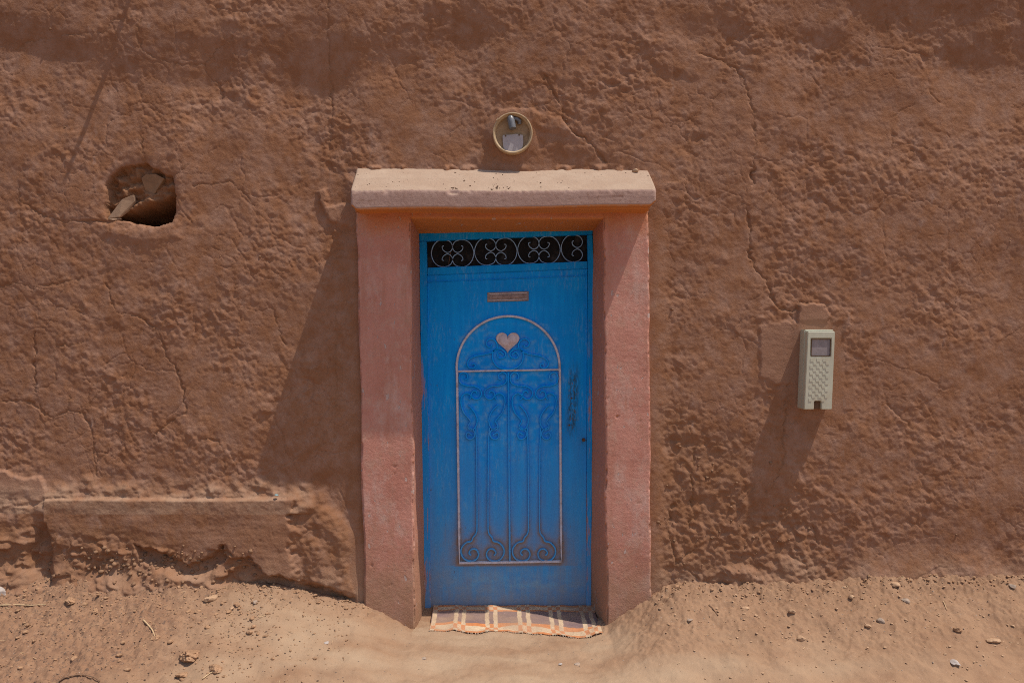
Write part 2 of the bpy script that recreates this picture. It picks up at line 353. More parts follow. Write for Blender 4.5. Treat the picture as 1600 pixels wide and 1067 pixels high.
# regions where the wall leans back under a bulge and falls into its own shade
SH = [[(-60, 20), (60, 25), (120, 52), (230, 50), (330, 62), (420, 40), (500, 25), (600, 20), (690, 10), (830, 20), (850, 45), (760, 62), (690, 90), (600, 108), (520, 128), (430, 140), (350, 132), (290, 140), (225, 126), (165, 118), (110, 92), (30, 84), (-60, 70)],
      [(1215, 10), (1330, -20), (1480, -30), (1660, 10), (1660, 128), (1560, 118), (1490, 98), (1440, 66), (1390, 54), (1330, 70), (1280, 78), (1235, 60)],
      [(890, 225), (960, 238), (1005, 262), (1000, 275), (900, 266), (845, 262), (840, 235)],
      [(205, 372), (240, 370), (235, 395), (210, 400)],
      [(1395, 135), (1440, 132), (1450, 160), (1400, 172)],
      [(255, 745), (300, 736), (305, 755), (265, 765)],
      [(370, 735), (470, 742), (560, 735), (560, 752), (470, 764), (380, 755)],
      [(1045, 30), (1150, 10), (1165, 45), (1060, 55)]]
Msh = np.zeros(U.shape)
Wu3 = Wu + 16 * fbm(U / 110, V / 80, 151, 3); Wv3 = Wv + 16 * fbm(U / 110, V / 80, 152, 3)
for p in SH: Msh = np.maximum(Msh, sstep(-16, 22, sdist(Wu3, Wv3, p)))
Msh = Msh * np.clip(0.85 + 0.7 * fbm(U / 90, V / 60, 153, 3), 0.25, 1.1)
auto = sstep(0.42, 0.75, fbm(U / 95 + 3, V / 60, 61, 3)) * 0.55 * (V > 130)
slope = (Msh * 0.78 + auto * 0.45).reshape(sh)
def blur_u(a, n, times=2):
    for _ in range(times):
        p = np.pad(a, ((0, 0), (n, n)), mode='edge'); c = np.cumsum(np.pad(p, ((0, 0), (1, 0))), axis=1); a = (c[:, 2 * n + 1:] - c[:, :-2 * n - 1]) / (2 * n + 1)
    return a
H = np.zeros(sh); dv = np.diff(va)
for i in range(1, sh[0]): H[i] = H[i - 1] * math.exp(-dv[i - 1] / 170) - slope[i] * dv[i - 1] * 0.001
H = blur_u(H, 14).ravel()

rough = np.clip(0.55 + 0.85 * fbm(U / 150, V / 110, 63, 3), 0.10, 1.1) * (1 - 0.75 * Msh)
ca, sa = math.cos(0.6), math.sin(0.6)
A = (Wu * ca + Wv * sa); B = (-Wu * sa + Wv * ca)
H += 0.013 * fbm(U / 420, V / 420, 64, 2) + 0.0065 * fbm(U / 120, V / 120, 65, 2)
b1 = 1 - np.sqrt(perlin(A / 38, B / 21, 66) ** 2 + 0.03) * 1.6; b2 = 1 - np.sqrt(perlin(A / 19, B / 12, 67) ** 2 + 0.03) * 1.6
b3 = 1 - np.sqrt(perlin(A / 12 + 4, B / 8, 167) ** 2 + 0.03) * 1.6
H += rough * (0.0024 * b1 * sstep(-.3, .3, perlin(U / 70, V / 60, 68) + .15) + 0.0019 * b2 * sstep(-.4, .3, perlin(U / 48, V / 40, 168)) + 0.0007 * b3 + 0.0016 * perlin(A / 17, B / 13, 69))
def gauss2(sig, seed):
    a = np.random.default_rng(seed).normal(size=sh).astype(np.float32); k = np.exp(-0.5 * (np.arange(-int(3 * sig) - 1, int(3 * sig) + 2) / sig) ** 2); k /= k.sum()
    for ax in (0, 1):
        p = np.pad(a, [(len(k) // 2,) * 2 if i == ax else (0, 0) for i in (0, 1)], mode='wrap'); n = a.shape[ax]
        a = sum(kk * (p[i:i + n] if ax == 0 else p[:, i:i + n]) for i, kk in enumerate(k))
    return (a / a.std()).ravel()
g5 = gauss2(2.6, 5); g2_ = gauss2(1.2, 6); g9 = gauss2(5.2, 7)
mod = np.clip(0.75 + 0.9 * fbm(U / 55, V / 45, 175, 2), 0.15, 1.5)
wl, wl2 = worley(A / 8.5 + 0.35 * g9, B / 6.5 + 0.2 * g5, 176); lump = np.clip(0.62 - wl, 0, 1) ** 0.8
wm, wm2 = worley(A / 17 + 0.25 * g9, B / 12, 177); lump2 = np.clip(0.60 - wm, 0, 1) ** 0.8
H += (0.25 + 0.75 * rough) * (0.0013 * g9 * mod + 0.0017 * g5 * mod + 0.0012 * g2_)
H += rough * (0.0019 * lump * sstep(-.25, .35, fbm(U / 48, V / 40, 178, 2) + .1) + 0.0020 * lump2 * sstep(-.1, .5, fbm(U / 80, V / 70, 179, 2)))
f1, f2 = worley(U / 13, V / 13, 72)
H += rough * 0.0032 * np.clip(0.34 - f1, 0, 1) / .34 * sstep(0.2, 0.5, perlin(U / 60, V / 60, 73))
# crumbling, pebbly low right part
ero = sstep(-30, 40, sdist(Wu, Wv, [(1022, 640), (1080, 650), (1170, 690), (1190, 800), (1240, 770), (1290, 850), (1335, 905), (1330, 960), (1015, 960)]))
H += ero * (0.0022 * g5 + 0.0010 * g2_); H += ero * (0.0065 * fbm(U / 42, V / 60, 74, 3) + 0.0032 * np.clip(0.5 - f1, 0, 1) - 0.008)
# web of fine drying cracks
cw = np.zeros(U.shape); jx0 = 4 * perlin(U / 9, V / 9, 181); jy0 = 4 * perlin(U / 9, V / 9, 182)
fa, fb = worley(Wu / 92, Wv / 84, 80); e = (fb - fa)
cw += sstep(0.030, 0.0, e) * sstep(0.05, 0.4, fbm(U / 150, V / 150, 81, 2) + 0.12)
fa2, fb2 = worley(Wu2 / 34, Wv2 / 30, 83)
cw += 0.85 * sstep(0.05, 0.0, fb2 - fa2) * sstep(0.05, 0.4, fbm(U / 120 + 9, V / 120, 84, 2) + 0.1)
fa3, fb3 = worley((U + jx0) / 17, (V + jy0) / 15, 85)
cw += 0.42 * sstep(0.10, 0.0, fb3 - fa3) * sstep(0.05, 0.4, fbm(U / 90 + 3, V / 90, 86, 2) + 0.15)
H -= 0.0031 * cw * (1 - 0.5 * Msh)
H += 0.0020 * (perlin(Wu / 92 * 1.0, Wv / 84, 87)) * rough
# cracks followed from the photograph: points, depth (m), half width (px)
CR = [([(1095, 82), (1128, 92), (1150, 106), (1162, 122), (1172, 158), (1178, 178), (1180, 240), (1178, 262), (1176, 280)], 0.008, 1.6),
      ([(1168, 325), (1172, 360), (1174, 400), (1180, 418), (1198, 436), (1206, 462), (1216, 482), (1240, 486), (1248, 478), (1262, 474)], 0.012, 2.1),
      ([(1236, 486), (1237, 508), (1240, 520)], 0.010, 1.6),
      ([(850, 118), (868, 150), (878, 165), (880, 182), (892, 204), (915, 216), (932, 232), (938, 244), (948, 252)], 0.014, 2.4),
      ([(1176, 262), (1178, 285)], 0.018, 3.5), ([(1070, 278), (1072, 322)], 0.007, 1.4), ([(1070, 278), (1050, 285), (1040, 300)], 0.006, 1.3),
      ([(222, 30), (212, 55), (222, 78), (236, 86), (280, 100), (316, 99), (320, 115), (338, 126), (346, 150)], 0.005, 1.3), ([(316, 99), (340, 74), (364, 56)], 0.005, 1.2),
      ([(22, 76), (40, 62), (110, 54), (170, 50), (180, 30)], 0.004, 1.2), ([(513, 0), (512, 100), (515, 160)], 0.006, 1.3),
      ([(218, 210), (222, 235), (224, 256)], 0.006, 1.5), ([(292, 258), (275, 272), (262, 280)], 0.006, 1.4), ([(299, 150), (295, 210)], 0.003, 1.2),
      ([(30, 290), (30, 312), (60, 335), (100, 345), (165, 346)], 0.009, 2.0), ([(300, 290), (355, 282), (380, 300), (395, 322)], 0.006, 1.4),
      ([(165, 443), (180, 487), (222, 496), (248, 520), (258, 555), (276, 580), (285, 610), (290, 645), (262, 660), (238, 682)], 0.009, 1.6),
      ([(52, 518), (54, 612)], 0.012, 1.6), ([(54, 610), (84, 598), (88, 580), (84, 552), (90, 540), (130, 535)], 0.005, 1.3),
      ([(0, 627), (50, 628), (80, 656), (106, 640), (128, 645), (142, 672), (148, 700), (152, 720)], 0.009, 1.7), ([(106, 640), (108, 618)], 0.005, 1.2), ([(128, 642), (152, 615), (165, 600)], 0.006, 1.3),
      ([(424, 478), (432, 506), (444, 540)], 0.006, 1.3), ([(312, 685), (340, 688), (350, 705), (350, 738)], 0.006, 1.4), ([(145, 700), (150, 745)], 0.007, 1.5),
      ([(0, 447), (22, 441), (50, 450), (70, 446), (130, 434)], 0.005, 1.5),
      ([(1230, 640), (1222, 690), (1228, 712), (1216, 740), (1208, 760)], 0.008, 1.6), ([(1225, 640), (1232, 600), (1238, 590)], 0.006, 1.4),
      ([(1380, 540), (1382, 570)], 0.004, 1.5), ([(1380, 600), (1386, 630), (1410, 655), (1440, 680)], 0.005, 1.5),
      ([(1088, 700), (1082, 740), (1084, 800), (1078, 820)], 0.011, 2.2), ([(1052, 790), (1044, 830), (1056, 870), (1075, 890), (1090, 905)], 0.011, 2.0),
      ([(1272, 820), (1280, 860)], 0.008, 1.5), ([(1240, 870), (1258, 880), (1262, 900), (1275, 912)], 0.007, 1.5),
      ([(80, 780), (82, 830), (90, 870)], 0.008, 2.0), ([(1390, 10), (1388, 50)], 0.005, 1.5), ([(515, 160), (512, 230)], 0.004, 1.2),
      ([(1060, 880), (1075, 865), (1085, 862)], 0.010, 3), ([(525, 480), (524, 620), (520, 700)], 0.003, 1.5)]
crk = np.zeros(U.shape); jx = 2.6 * perlin(U / 6.5, V / 6.5, 171); jy = 2.6 * perlin(U / 6.5, V / 6.5, 172); jw = np.clip(0.62 + 0.75 * perlin(U / 24, V / 24, 173), 0.1, 1.2)
for pts, dep, w in CR:
    d = poly_dist(U + (Wu2 - U) * .8 + jx, V + (Wv2 - V) * .8 + jy, [(a, b) for a, b in pts])
    ww = w * 0.62 * (0.55 + jw); g = np.exp(-(d / ww) ** 2); H -= dep * 0.68 * g * (0.35 + jw); crk = np.maximum(crk, g)
    H -= 0.0011 * np.exp(-(d / (4 * w)) ** 2) * jw
# steps: one side of a crack stands proud
def lobe(pts, h, soft=5, w=Wu2, w2=Wv2, sm=0.0):
    """raise (or sink) an outlined patch; returns its mask"""
    m = sstep(-soft, soft, sdist(w, w2, pts)); global H
    if sm: H = H * (1 - sm * m) + (0.0 + 0.010 * fbm(U / 420, V / 420, 64, 2) + 0.0012 * fbm(U / 20, V / 12, 88, 3)) * sm * m
    H = H + h * m; return m
patch = np.zeros(U.shape); raw = np.zeros(U.shape); dust = np.zeros(U.shape)
patch = np.maximum(patch, lobe([(1188, 508), (1240, 502), (1250, 540), (1244, 600), (1215, 600), (1188, 588)], 0.006, 2, sm=0.8) * .9)
patch = np.maximum(patch, lobe([(1246, 476), (1288, 474), (1296, 490), (1296, 640), (1340, 590), (1330, 640), (1240, 650), (1250, 510)], 0.003, 3, sm=0.6) * .6)
patch = np.maximum(patch, lobe([(1247, 480), (1262, 474), (1285, 475), (1294, 486), (1295, 530), (1247, 530)], 0.010, 1.6, sm=0.85) * .9)
lobe([(1296, 478), (1330, 488), (1330, 505), (1318, 530), (1296, 520)], 0.007, 5)
patch = np.maximum(patch, lobe([(493, 300), (505, 292), (512, 322), (560, 315), (560, 360), (515, 345), (505, 330)], 0.003, 3, sm=0.5) * .6)
patch = np.maximum(patch, 0.3 * lobe([(1095, 185), (1150, 158), (1172, 160), (1180, 250), (1176, 262), (1120, 300), (1090, 260)], 0.003, 10, sm=0.3))
lobe([(1180, 180), (1230, 200), (1300, 330), (1200, 470), (1185, 415)], -0.006, 18)
lobe([(1072, 280), (1072, 322), (1050, 335), (1020, 320), (1020, 290)], 0.006, 4)
lobe([(780, 172), (830, 170), (880, 188), (900, 212), (838, 200), (800, 178), (770, 200)], 0.012, 5)
lobe([(1000, 60), (1060, 55), (1110, 90), (1090, 120), (1030, 105)], 0.009, 10)
lobe([(165, 352), (205, 362), (250, 352), (275, 345), (280, 372), (240, 380), (200, 376), (165, 366)], 0.006, 8, sm=0.4)
# low left: shelf of rubble, plaster ledge with a broken-out foot
deb = sstep(742, 776, Wv + 8 * fbm(U / 26, V / 26, 90, 2)) * sstep(500, 455, Wu) * (U < 520) * (V < 800)
H += deb * (0.024 + 0.010 * fbm(U / 22, V / 14, 91, 3)); dust = np.maximum(dust, deb * 0.7)
rgt = sstep(-10, 14, sdist(Wu, Wv, [(452, 776), (505, 770), (548, 830), (562, 850), (562, 960), (452, 960)])); H += rgt * (0.030 + 0.010 * fbm(U / 30, V / 26, 191, 3) + 0.006 * np.clip(0.5 - f1, 0, 1)); raw = np.maximum(raw, rgt * .4)
LEDGE = [(-60, 792), (60, 790), (76, 778), (150, 777), (300, 778), (462, 777), (459, 790), (456, 805), (468, 826), (457, 848), (462, 870), (470, 905), (440, 900), (415, 890), (392, 868), (372, 868), (352, 850), (334, 858), (312, 872), (302, 874), (282, 860), (262, 852), (235, 850), (205, 838), (150, 836), (95, 835), (76, 826), (-60, 836)]
wl3, _w = worley(U / 15 + 0.3 * g5, V / 12, 98)
pit = sstep(-4, 8, sdist(Wu2, Wv2, [(-60, 815), (190, 815), (250, 836), (300, 862), (345, 850), (375, 862), (400, 880), (470, 908), (560, 930), (560, 970), (-60, 970)]))
heap = sstep(0.0, 1.0, (V - (868 + 10 * np.sin(U / 60))) / 55)
H = H * (1 - pit) + pit * (0.050 * sstep(540, 320, U) - 0.004 + 0.045 * heap * sstep(430, 250, U) + 0.011 * fbm(U / 24, V / 17, 95, 3) + 0.030 * np.clip(0.5 - wl3, 0, 1) * sstep(-.3, .3, perlin(U / 40, V / 30, 97)) + 0.010 * perlin(U / 60, V / 30, 96) + 0.0022 * g5 + 0.002 * g9)
kk = sstep(781, 800, V); lsd = sdist(U + (Wu2 - U) * (.3 + .7 * kk) + jx * kk, V + (Wv2 - V) * (.3 + .7 * kk) + jy * kk, LEDGE)
lsoft = 1.8 + 1.6 * (V > 800) + 15 * sstep(272, 150, U) * sstep(800, 835, V) + 6 * sstep(430, 470, U) * sstep(790, 825, V); lm = sstep(-1, 1, (lsd - 0.3) / lsoft)
face = 0.047 + 0.0035 * fbm(U / 55, V / 40, 93, 3) + 0.0006 * fbm(U / 90, V / 8, 92, 2) + 0.0006 * g5 + 0.0004 * g2_ + 0.003 * sstep(800, 850, V)
face = np.where(U < 76, 0.034 + 0.012 * fbm(U / 30, V / 22, 94, 3), face)
H = H * (1 - lm) + face * lm; patch = np.maximum(patch, lm * 0.45 * (U > 330)); raw = np.maximum(raw, lm * 0.25)
raw = np.maximum(raw, pit * .6); gg = sstep(-6, 8, sdist(Wu, Wv, [(52, 822), (74, 815), (86, 840), (88, 905), (60, 905)])); H -= 0.05 * gg
hole2 = sstep(-3, 6, sdist(Wu2, Wv2, [(215, 848), (262, 858), (302, 878), (330, 868), (350, 852), (362, 866), (330, 893), (300, 900), (270, 888), (225, 870)]))
hole2 = hole2 * (1 - lm); H -= hole2 * 0.042; pz = sstep(-5, 8, sdist(Wu2, Wv2, [(385, 876), (470, 900), (560, 930), (560, 962), (380, 920), (340, 905)])); H -= pz * 0.03 * (1 - lm)
patch = np.maximum(patch, lobe([(-60, 738), (0, 732), (14, 736), (36, 748), (62, 744), (76, 762), (74, 780), (40, 778), (-60, 770)], 0.016, 2.6, sm=0.7))
patch = np.maximum(patch, 0.8 * lobe([(546, 868), (553, 850), (572, 845), (572, 950), (556, 935), (546, 900)], 0.012, 2, sm=0.7))
# lower right foot swells a little where it meets the dirt
H += 0.035 * sstep(850, 925, V + 14 * fbm(U / 80, V / 80, 97, 2)) * sstep(1130, 1260, U) + 0.02 * sstep(875, 935, V) * (U < 560)
lobe([(1135, 890), (1160, 885), (1200, 905), (1210, 930), (1140, 930)], 0.03, 8)
dust = np.maximum(dust, 0.6 * sstep(850, 930, V + 25 * fbm(U / 70, V / 70, 98, 2)))
# seats behind lamp, meter and door surround
def seat(m, h0):
    global H
    H = H * (1 - m) + h0 * m
seat(sstep(46, 33, np.hypot(U - 801, V - 211)), 0.0)
seat(sstep(14, 4, np.maximum(np.abs(U - 1278) - 30, np.abs(V - 578) - 66)), 0.004)
js = sstep(34, 4, np.maximum(np.maximum(564 - U, U - 1018), 300 - V)) * (V > 262)
H = np.where(V > 262, H * (1 - js * .75) + 0.006 * js, H)
H = H + 0.020 * np.clip(fbm(U / 16, V / 30, 161, 3) + 0.12, 0, 1) * sstep(255, 262, V) * sstep(279, 268, V) * sstep(548, 560, U) * sstep(1022, 1008, U) * (np.abs(U - 790) > 45)
H = np.clip(H, -0.4, 0.2); H += 0.0008 * perlin(U / 3.3, V / 3.3, 199) * lm
# the square hole left of the door
NICHE = [(166, 342), (163, 325), (165, 309), (164, 290), (170, 274), (178, 270), (188, 260), (203, 258), (216, 254), (228, 255), (238, 262), (247, 264), (256, 273), (268, 274), (271, 286), (273, 305), (271, 325), (268, 347), (262, 347), (252, 351), (240, 354), (225, 350), (210, 350), (198, 345), (187, 345)]
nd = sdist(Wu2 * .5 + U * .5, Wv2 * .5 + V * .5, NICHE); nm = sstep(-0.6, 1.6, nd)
H -= 0.012 * np.exp(-np.clip(-nd, 0, 99) / 4.0) * (nd <= 0)
deep = 0.058 + 0.28 * sstep(310, 336, V + 0.32 * (U - 240)) + 0.03 * sstep(235, 262, U) * sstep(290, 320, V) + 0.030 * fbm(U / 20, V / 16, 101, 3) + 0.003 * g5 + 0.004 * g9 - 0.009 * sstep(0.5, 0.2, worley(U / 22, V / 18, 102)[0])
H = np.where(nm > 0, H * (1 - nm) + (-deep) * nm, H)

wco = np.stack([PX(U), -H, PZ(V)], 1)
idx = np.arange(len(U)).reshape(sh)
wq = np.stack([idx[:-1, :-1], idx[1:, :-1], idx[1:, 1:], idx[:-1, 1:]], -1).reshape(-1, 4)
cu = U[wq].mean(1); cv = V[wq].mean(1)
keep = ~((cu > 598) & (cu < 985) & (cv > 300))
wq = wq[keep]; cu = cu[keep]; cv = cv[keep]
tone = np.clip(0.5 * ero + raw, 0, 1)
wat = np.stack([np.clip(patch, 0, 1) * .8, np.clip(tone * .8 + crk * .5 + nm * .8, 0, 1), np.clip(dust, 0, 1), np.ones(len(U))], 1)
isn = nm[wq].mean(1) > 0.5; isl = (lm[wq].mean(1) > 0.5) & ~isn

wall = thing('mud_wall', 'cracked brown mud plaster wall around the blue door', 'wall', (0, 0.2, -0.1))
wf = np_mesh('wall_face', wco, wq[~isn & ~isl], M_MUD, attrs={'mud': wat}); adopt(wf, wall)
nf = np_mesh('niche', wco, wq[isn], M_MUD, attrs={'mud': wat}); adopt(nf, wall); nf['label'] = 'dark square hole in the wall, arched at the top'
lf = np_mesh('plaster_ledge', wco, wq[isl], M_MUD, attrs={'mud': wat}); adopt(lf, wall); lf['label'] = 'low broken plaster ledge along the foot of the wall'
def box(bm, a, b):
    r = bmesh.ops.create_cube(bm, size=1)
    for v in r['verts']:
        v.co = Vector([(a[i] + b[i]) / 2 + v.co[i] * (b[i] - a[i]) for i in range(3)])
    return r['verts']
x0, x1 = PX(ua[0]), PX(ua[-1]); zt = PZ(va[0])
bm = bmesh.new(); box(bm, (x0, 0.33, -0.3), (x1, 0.62, zt)); box(bm, (x0, 0.06, zt - 0.05), (x1, 0.328, zt - 0.002))  # unseen back slab and top cap, added to block light leaks
adopt(bm_obj('wall_core', bm, M_MUD), wall)

# ------------------------------------------------------------------ rounded, worn plaster blocks for the door surround
def block(name, front, back, yf, yb, r, mat, parent, res=0.008, amp=0.003, chip=0.010, seed=0.0, skip_back=True):
    """front/back: four photo corners TL, TR, BR, BL, stood at depth yf / yb"""
    F = [P(a, b, yf) for a, b in front]; K = [P(a, b, yb) for a, b in back]
    sx = (F[1] - F[0]).length; sz = (F[3] - F[0]).length; sy = abs(yb - yf)
    nX, nZ, nY = max(4, int(sx / res)), max(4, int(sz / res)), max(3, int(sy / res))
    hx, hy, hz = sx / 2, sy / 2, sz / 2
    def pos(a, b, c):     # a,b,c in metres about the centre, a: x, b: y (front = -), c: z
        q = Vector((max(-hx + r, min(hx - r, a)), max(-hy + r, min(hy - r, b)), max(-hz + r, min(hz - r, c))))
        d = Vector((a, b, c)) - q; nrm = d.normalized() if d.length > 1e-9 else Vector((0, 0, 0))
        edge = sum(1 for t in (abs(d.x), abs(d.y), abs(d.z)) if t > r * 0.35) > 1
        p = q + nrm * r
        fx, fy, fz = (p.x / hx + 1) / 2, (p.y / hy + 1) / 2, (p.z / hz + 1) / 2
        lo = (F[3].lerp(F[2], fx)).lerp(K[3].lerp(K[2], fx), fy); hi = (F[0].lerp(F[1], fx)).lerp(K[0].lerp(K[1], fx), fy)
        w = lo.lerp(hi, fz); s = w * 1.0 + Vector((seed, seed * 2, 0))
        sd = 1 if a > 0 else -1; w = w + Vector((mnoise.noise(Vector((seed + sd * 7, 1, w.z * 2.6))) * 0.011 + mnoise.noise(Vector((seed + sd * 3, 5, w.z * 11))) * 0.005, 0, 0)) * (abs(a) / hx) * (chip > 0.005) * max(0, 1 - fy) ** 1.5
        n = mnoise.fractal(s * 4, 1.0, 2.0, 2) * amp * 1.2 + mnoise.noise(s * 26) * amp * 0.22 + mnoise.noise(s * 75) * amp * 0.22
        k = mnoise.noise(s * 17 + Vector((9, 2, 4))); k2 = mnoise.noise(s * 42 + Vector((1, 7, 4)))
        pit = max(0, k2 - 0.60) * 0.02 * (chip > 0)
        if edge and w.x < 0 and w.z < 0.75 and front[0][0] < 700: n -= max(0, mnoise.noise(Vector((3, 5, w.z * 9))) + 0.25) * 0.016
        if edge: n -= max(0, k - 0.12) * chip * 2.4 + max(0, k2 - .10) * chip * 1.0
        return w + nrm * (n - pit)
    bm = bmesh.new(); cache = {}
    def vert(i, j, k):
        key = (i, j, k)
        if key not in cache: cache[key] = bm.verts.new(pos(-hx + sx * i / nX, -hy + sy * j / nY, -hz + sz * k / nZ))
        return cache[key]
    def quad(*a):
        try: bm.faces.new([vert(*t) for t in a])
        except ValueError: pass
    for i in range(nX):
        for k in range(nZ):
            quad((i, 0, k), (i + 1, 0, k), (i + 1, 0, k + 1), (i, 0, k + 1))
            if not skip_back: quad((i, nY, k), (i, nY, k + 1), (i + 1, nY, k + 1), (i + 1, nY, k))
    for j in range(nY):
        for k in range(nZ):
            quad((0, j, k), (0, j, k + 1), (0, j + 1, k + 1), (0, j + 1, k)); quad((nX, j, k), (nX, j + 1, k), (nX, j + 1, k + 1), (nX, j, k + 1))
        for i in range(nX):
            quad((i, j, 0), (i, j + 1, 0), (i + 1, j + 1, 0), (i + 1, j, 0)); quad((i, j, nZ), (i + 1, j, nZ), (i + 1, j + 1, nZ), (i, j + 1, nZ))
    o = bm_obj(name, bm, mat, None, True); adopt(o, parent); return o
def stone_verts(bm, c, size, seed, sub=1, flat=0.7, rough=0.05):
    r = bmesh.ops.create_icosphere(bm, subdivisions=sub, radius=1)
    rr = random.Random(seed); m = Matrix.Rotation(rr.random() * 6.3, 3, 'Z') @ Matrix.Rotation(rr.uniform(-.4, .4), 3, 'X')
    sx, sy = rr.uniform(.8, 1.3), rr.uniform(.7, 1.0); off = Vector((seed * 3.7, seed * 1.3, 0)); planes = [(Vector((rr.gauss(0, 1), rr.gauss(0, 1), rr.gauss(0, 1))).normalized(), rr.uniform(.62, .92)) for _ in range(11)]
    for q in r['verts']:
        p = q.co.copy(); k = 1.0
        for nn, dd in planes:
            t = p.dot(nn)
            if t * k > dd: k = dd / t
        p = p * k * (1 + 0.22 * mnoise.noise(q.co * 1.3 + off) + rough * mnoise.noise(q.co * 3.4 + off) + rough * 0.6 * mnoise.noise(q.co * 8 + off))
        p = Vector((p.x * sx, p.y * sy, p.z * flat)); q.co = m @ p * size + Vector(c)
    return r['verts']
YD = 0.235            # plane of the door leaf
JF = -0.035
jl = block('door_jamb', [(556, 318), (641, 318), (648, 1000), (571, 1000)], [(575, 335), (655, 335), (667, 1000), (575, 1000)], JF, YD + 0.02, 0.007, M_PINK, wall, res=0.0065, chip=0.022, seed=1.3)
jl['label'] = 'pink painted jamb on the left of the blue door'
jr = block('door_jamb', [(943, 318), (1014, 318), (1018, 1000), (948, 1000)], [(925, 335), (1010, 335), (1010, 1000), (921, 1000)], JF, YD + 0.02, 0.007, M_PINK, wall, res=0.0065, chip=0.022, seed=4.1)
jr['label'] = 'pink painted jamb on the right of the blue door'
hd = block('door_head', [(630, 315), (955, 315), (955, 343), (630, 341)], [(640, 330), (945, 330), (945, 362), (640, 368)], JF + 0.004, YD + 0.018, 0.010, M_PINK, wall, chip=0.004, seed=7.7)
# lintel: swept profile (y outward, photo row at that depth), rounded ends
def lintel():
    prof = [(0.05, 262), (0.0, 267.5), (-0.034, 271), (-0.113, 281.5), (-0.190, 292.5), (-0.2235, 297.0), (-0.2275, 298.4), (-0.2288, 301), (-0.229, 308), (-0.228, 316), (-0.2275, 322.5), (-0.223, 325.2), (-0.195, 326.8), (-0.13, 329), (-0.06, 332), (-0.030, 334), (0.05, 336)]
    # resample
    pts = [Vector((y, PZ(v, y))) for y, v in prof]; out = []
    for a, b in zip(pts[:-1], pts[1:]):
        n = max(1, int((b - a).length / 0.006)); out += [a.lerp(b, i / n) for i in range(n)]
    out.append(pts[-1])
    n = 260; bm = bmesh.new(); rows = []
    L = lambda y: np.interp(y, [-0.229, -0.19, 0.0], [547, 547.5, 556]); Rr = lambda y: np.interp(y, [-0.229, -0.19, 0.0], [1026, 1025, 1014])
    zc = 2.24
    for i in range(n + 1):
        t = i / n; row = []
        for q in out:
            y, z = q.x, q.y
            u = L(y) + (Rr(y) - L(y)) * t; x = PX(u, y)
            e = min(t, 1 - t) * 1.62                       # metres from the end
            if e < 0.012:                                   # round the ends over
                k = 1 - math.sqrt(max(0, 1 - (1 - e / 0.012) ** 2)); y += 0.016 * k * (y < -0.02); z += (2.215 - z) * 0.12 * k
            if z < 2.19 and y < -0.02:                      # lower corners eased towards the jambs
                x -= math.copysign(1, x) * max(0, (2.175 - z)) * 1.2 * (1 if e < 0.12 else 0) * (1 - e / 0.12)
            if y < -0.15 and z < 2.20: z += 0.016 * (t - 0.5)
            z += 0.004 * (t - 0.5) * (y < -0.1) + 0.003 * math.sin(t * 9)
            p = Vector((x, y, z)); s = p * 1.0
            nn = mnoise.fractal(s * 3, 1, 2, 2) * 0.0030 + mnoise.noise(s * 26) * 0.0007 + mnoise.noise(s * 80) * 0.0008
            ed = math.exp(-((y + 0.224) / 0.012) ** 2) * math.exp(-((z - 2.232) / 0.010) ** 2)
            ch = ed * max(0, mnoise.noise(Vector((x * 15, 3, z * 20))) - 0.25) * 0.034 + ed * mnoise.noise(Vector((x * 55, 8, z * 60))) * 0.0035 + ed * mnoise.noise(Vector((x * 120, 2, z * 120))) * 0.002
            nrm = Vector((0, -1 if y < -0.21 else -0.3, 0.9 if z > 2.2 else -0.6)).normalized()
            row.append(bm.verts.new(p + nrm * (nn - ch)))
        rows.append(row)
    for a, b in zip(rows[:-1], rows[1:]):
        for j in range(len(out) - 1): bm.faces.new((a[j], b[j], b[j + 1], a[j + 1]))
    bm.faces.new(rows[0]); bm.faces.new(rows[-1][::-1])
    o = bm_obj('lintel', bm, M_LINTEL, None, True, 60); adopt(o, wall); o['label'] = 'sloping pale lintel ledge above the blue door'; return o
lin = lintel()
bm = bmesh.new(); rr = random.Random(21)
for k in range(110):
    t_ = rr.random(); y = -0.02 - 0.19 * rr.random() ** (1.6 if k % 3 else .5)
    if k > 84: t_ = rr.choice([0.345, 0.475, 0.475, 0.52]) + rr.gauss(0, .010); y = -0.205 + rr.gauss(0, .010)
    x = PX(556 + 458 * t_); z = np.interp(-y, [0, .034, .113, .190, .219], [PZ(267.5), PZ(271, -.034), PZ(281.5, -.113), PZ(292.5, -.19), PZ(296.6, -.219)])
    stone_verts(bm, (x, y, z + .0005), rr.choice([.002, .0025, .003, .004, .006]), k, 1, .6)
o = bm_obj('crumbs', bm, M_CHARB); o.parent = lin; o.matrix_parent_inverse = Matrix.Translation(wall.location).inverted() @ Matrix.Translation(wall.location); o['kind'] = 'stuff'
# sill under the mat
bm = bmesh.new(); v = box(bm, (PX(655, 0.1), -0.03, -0.2), (PX(935, 0.1), YD + 0.05, 0.0))
for q in v:
    if q.co.z > -0.1: q.co.z = -0.004 if q.co.y > 0 else -0.052
bmesh.ops.bevel(bm, geom=bm.edges[:], offset=0.008, segments=2, affect='EDGES')
adopt(bm_obj('door_sill', bm, M_DIRT, None, True, 40), wall)
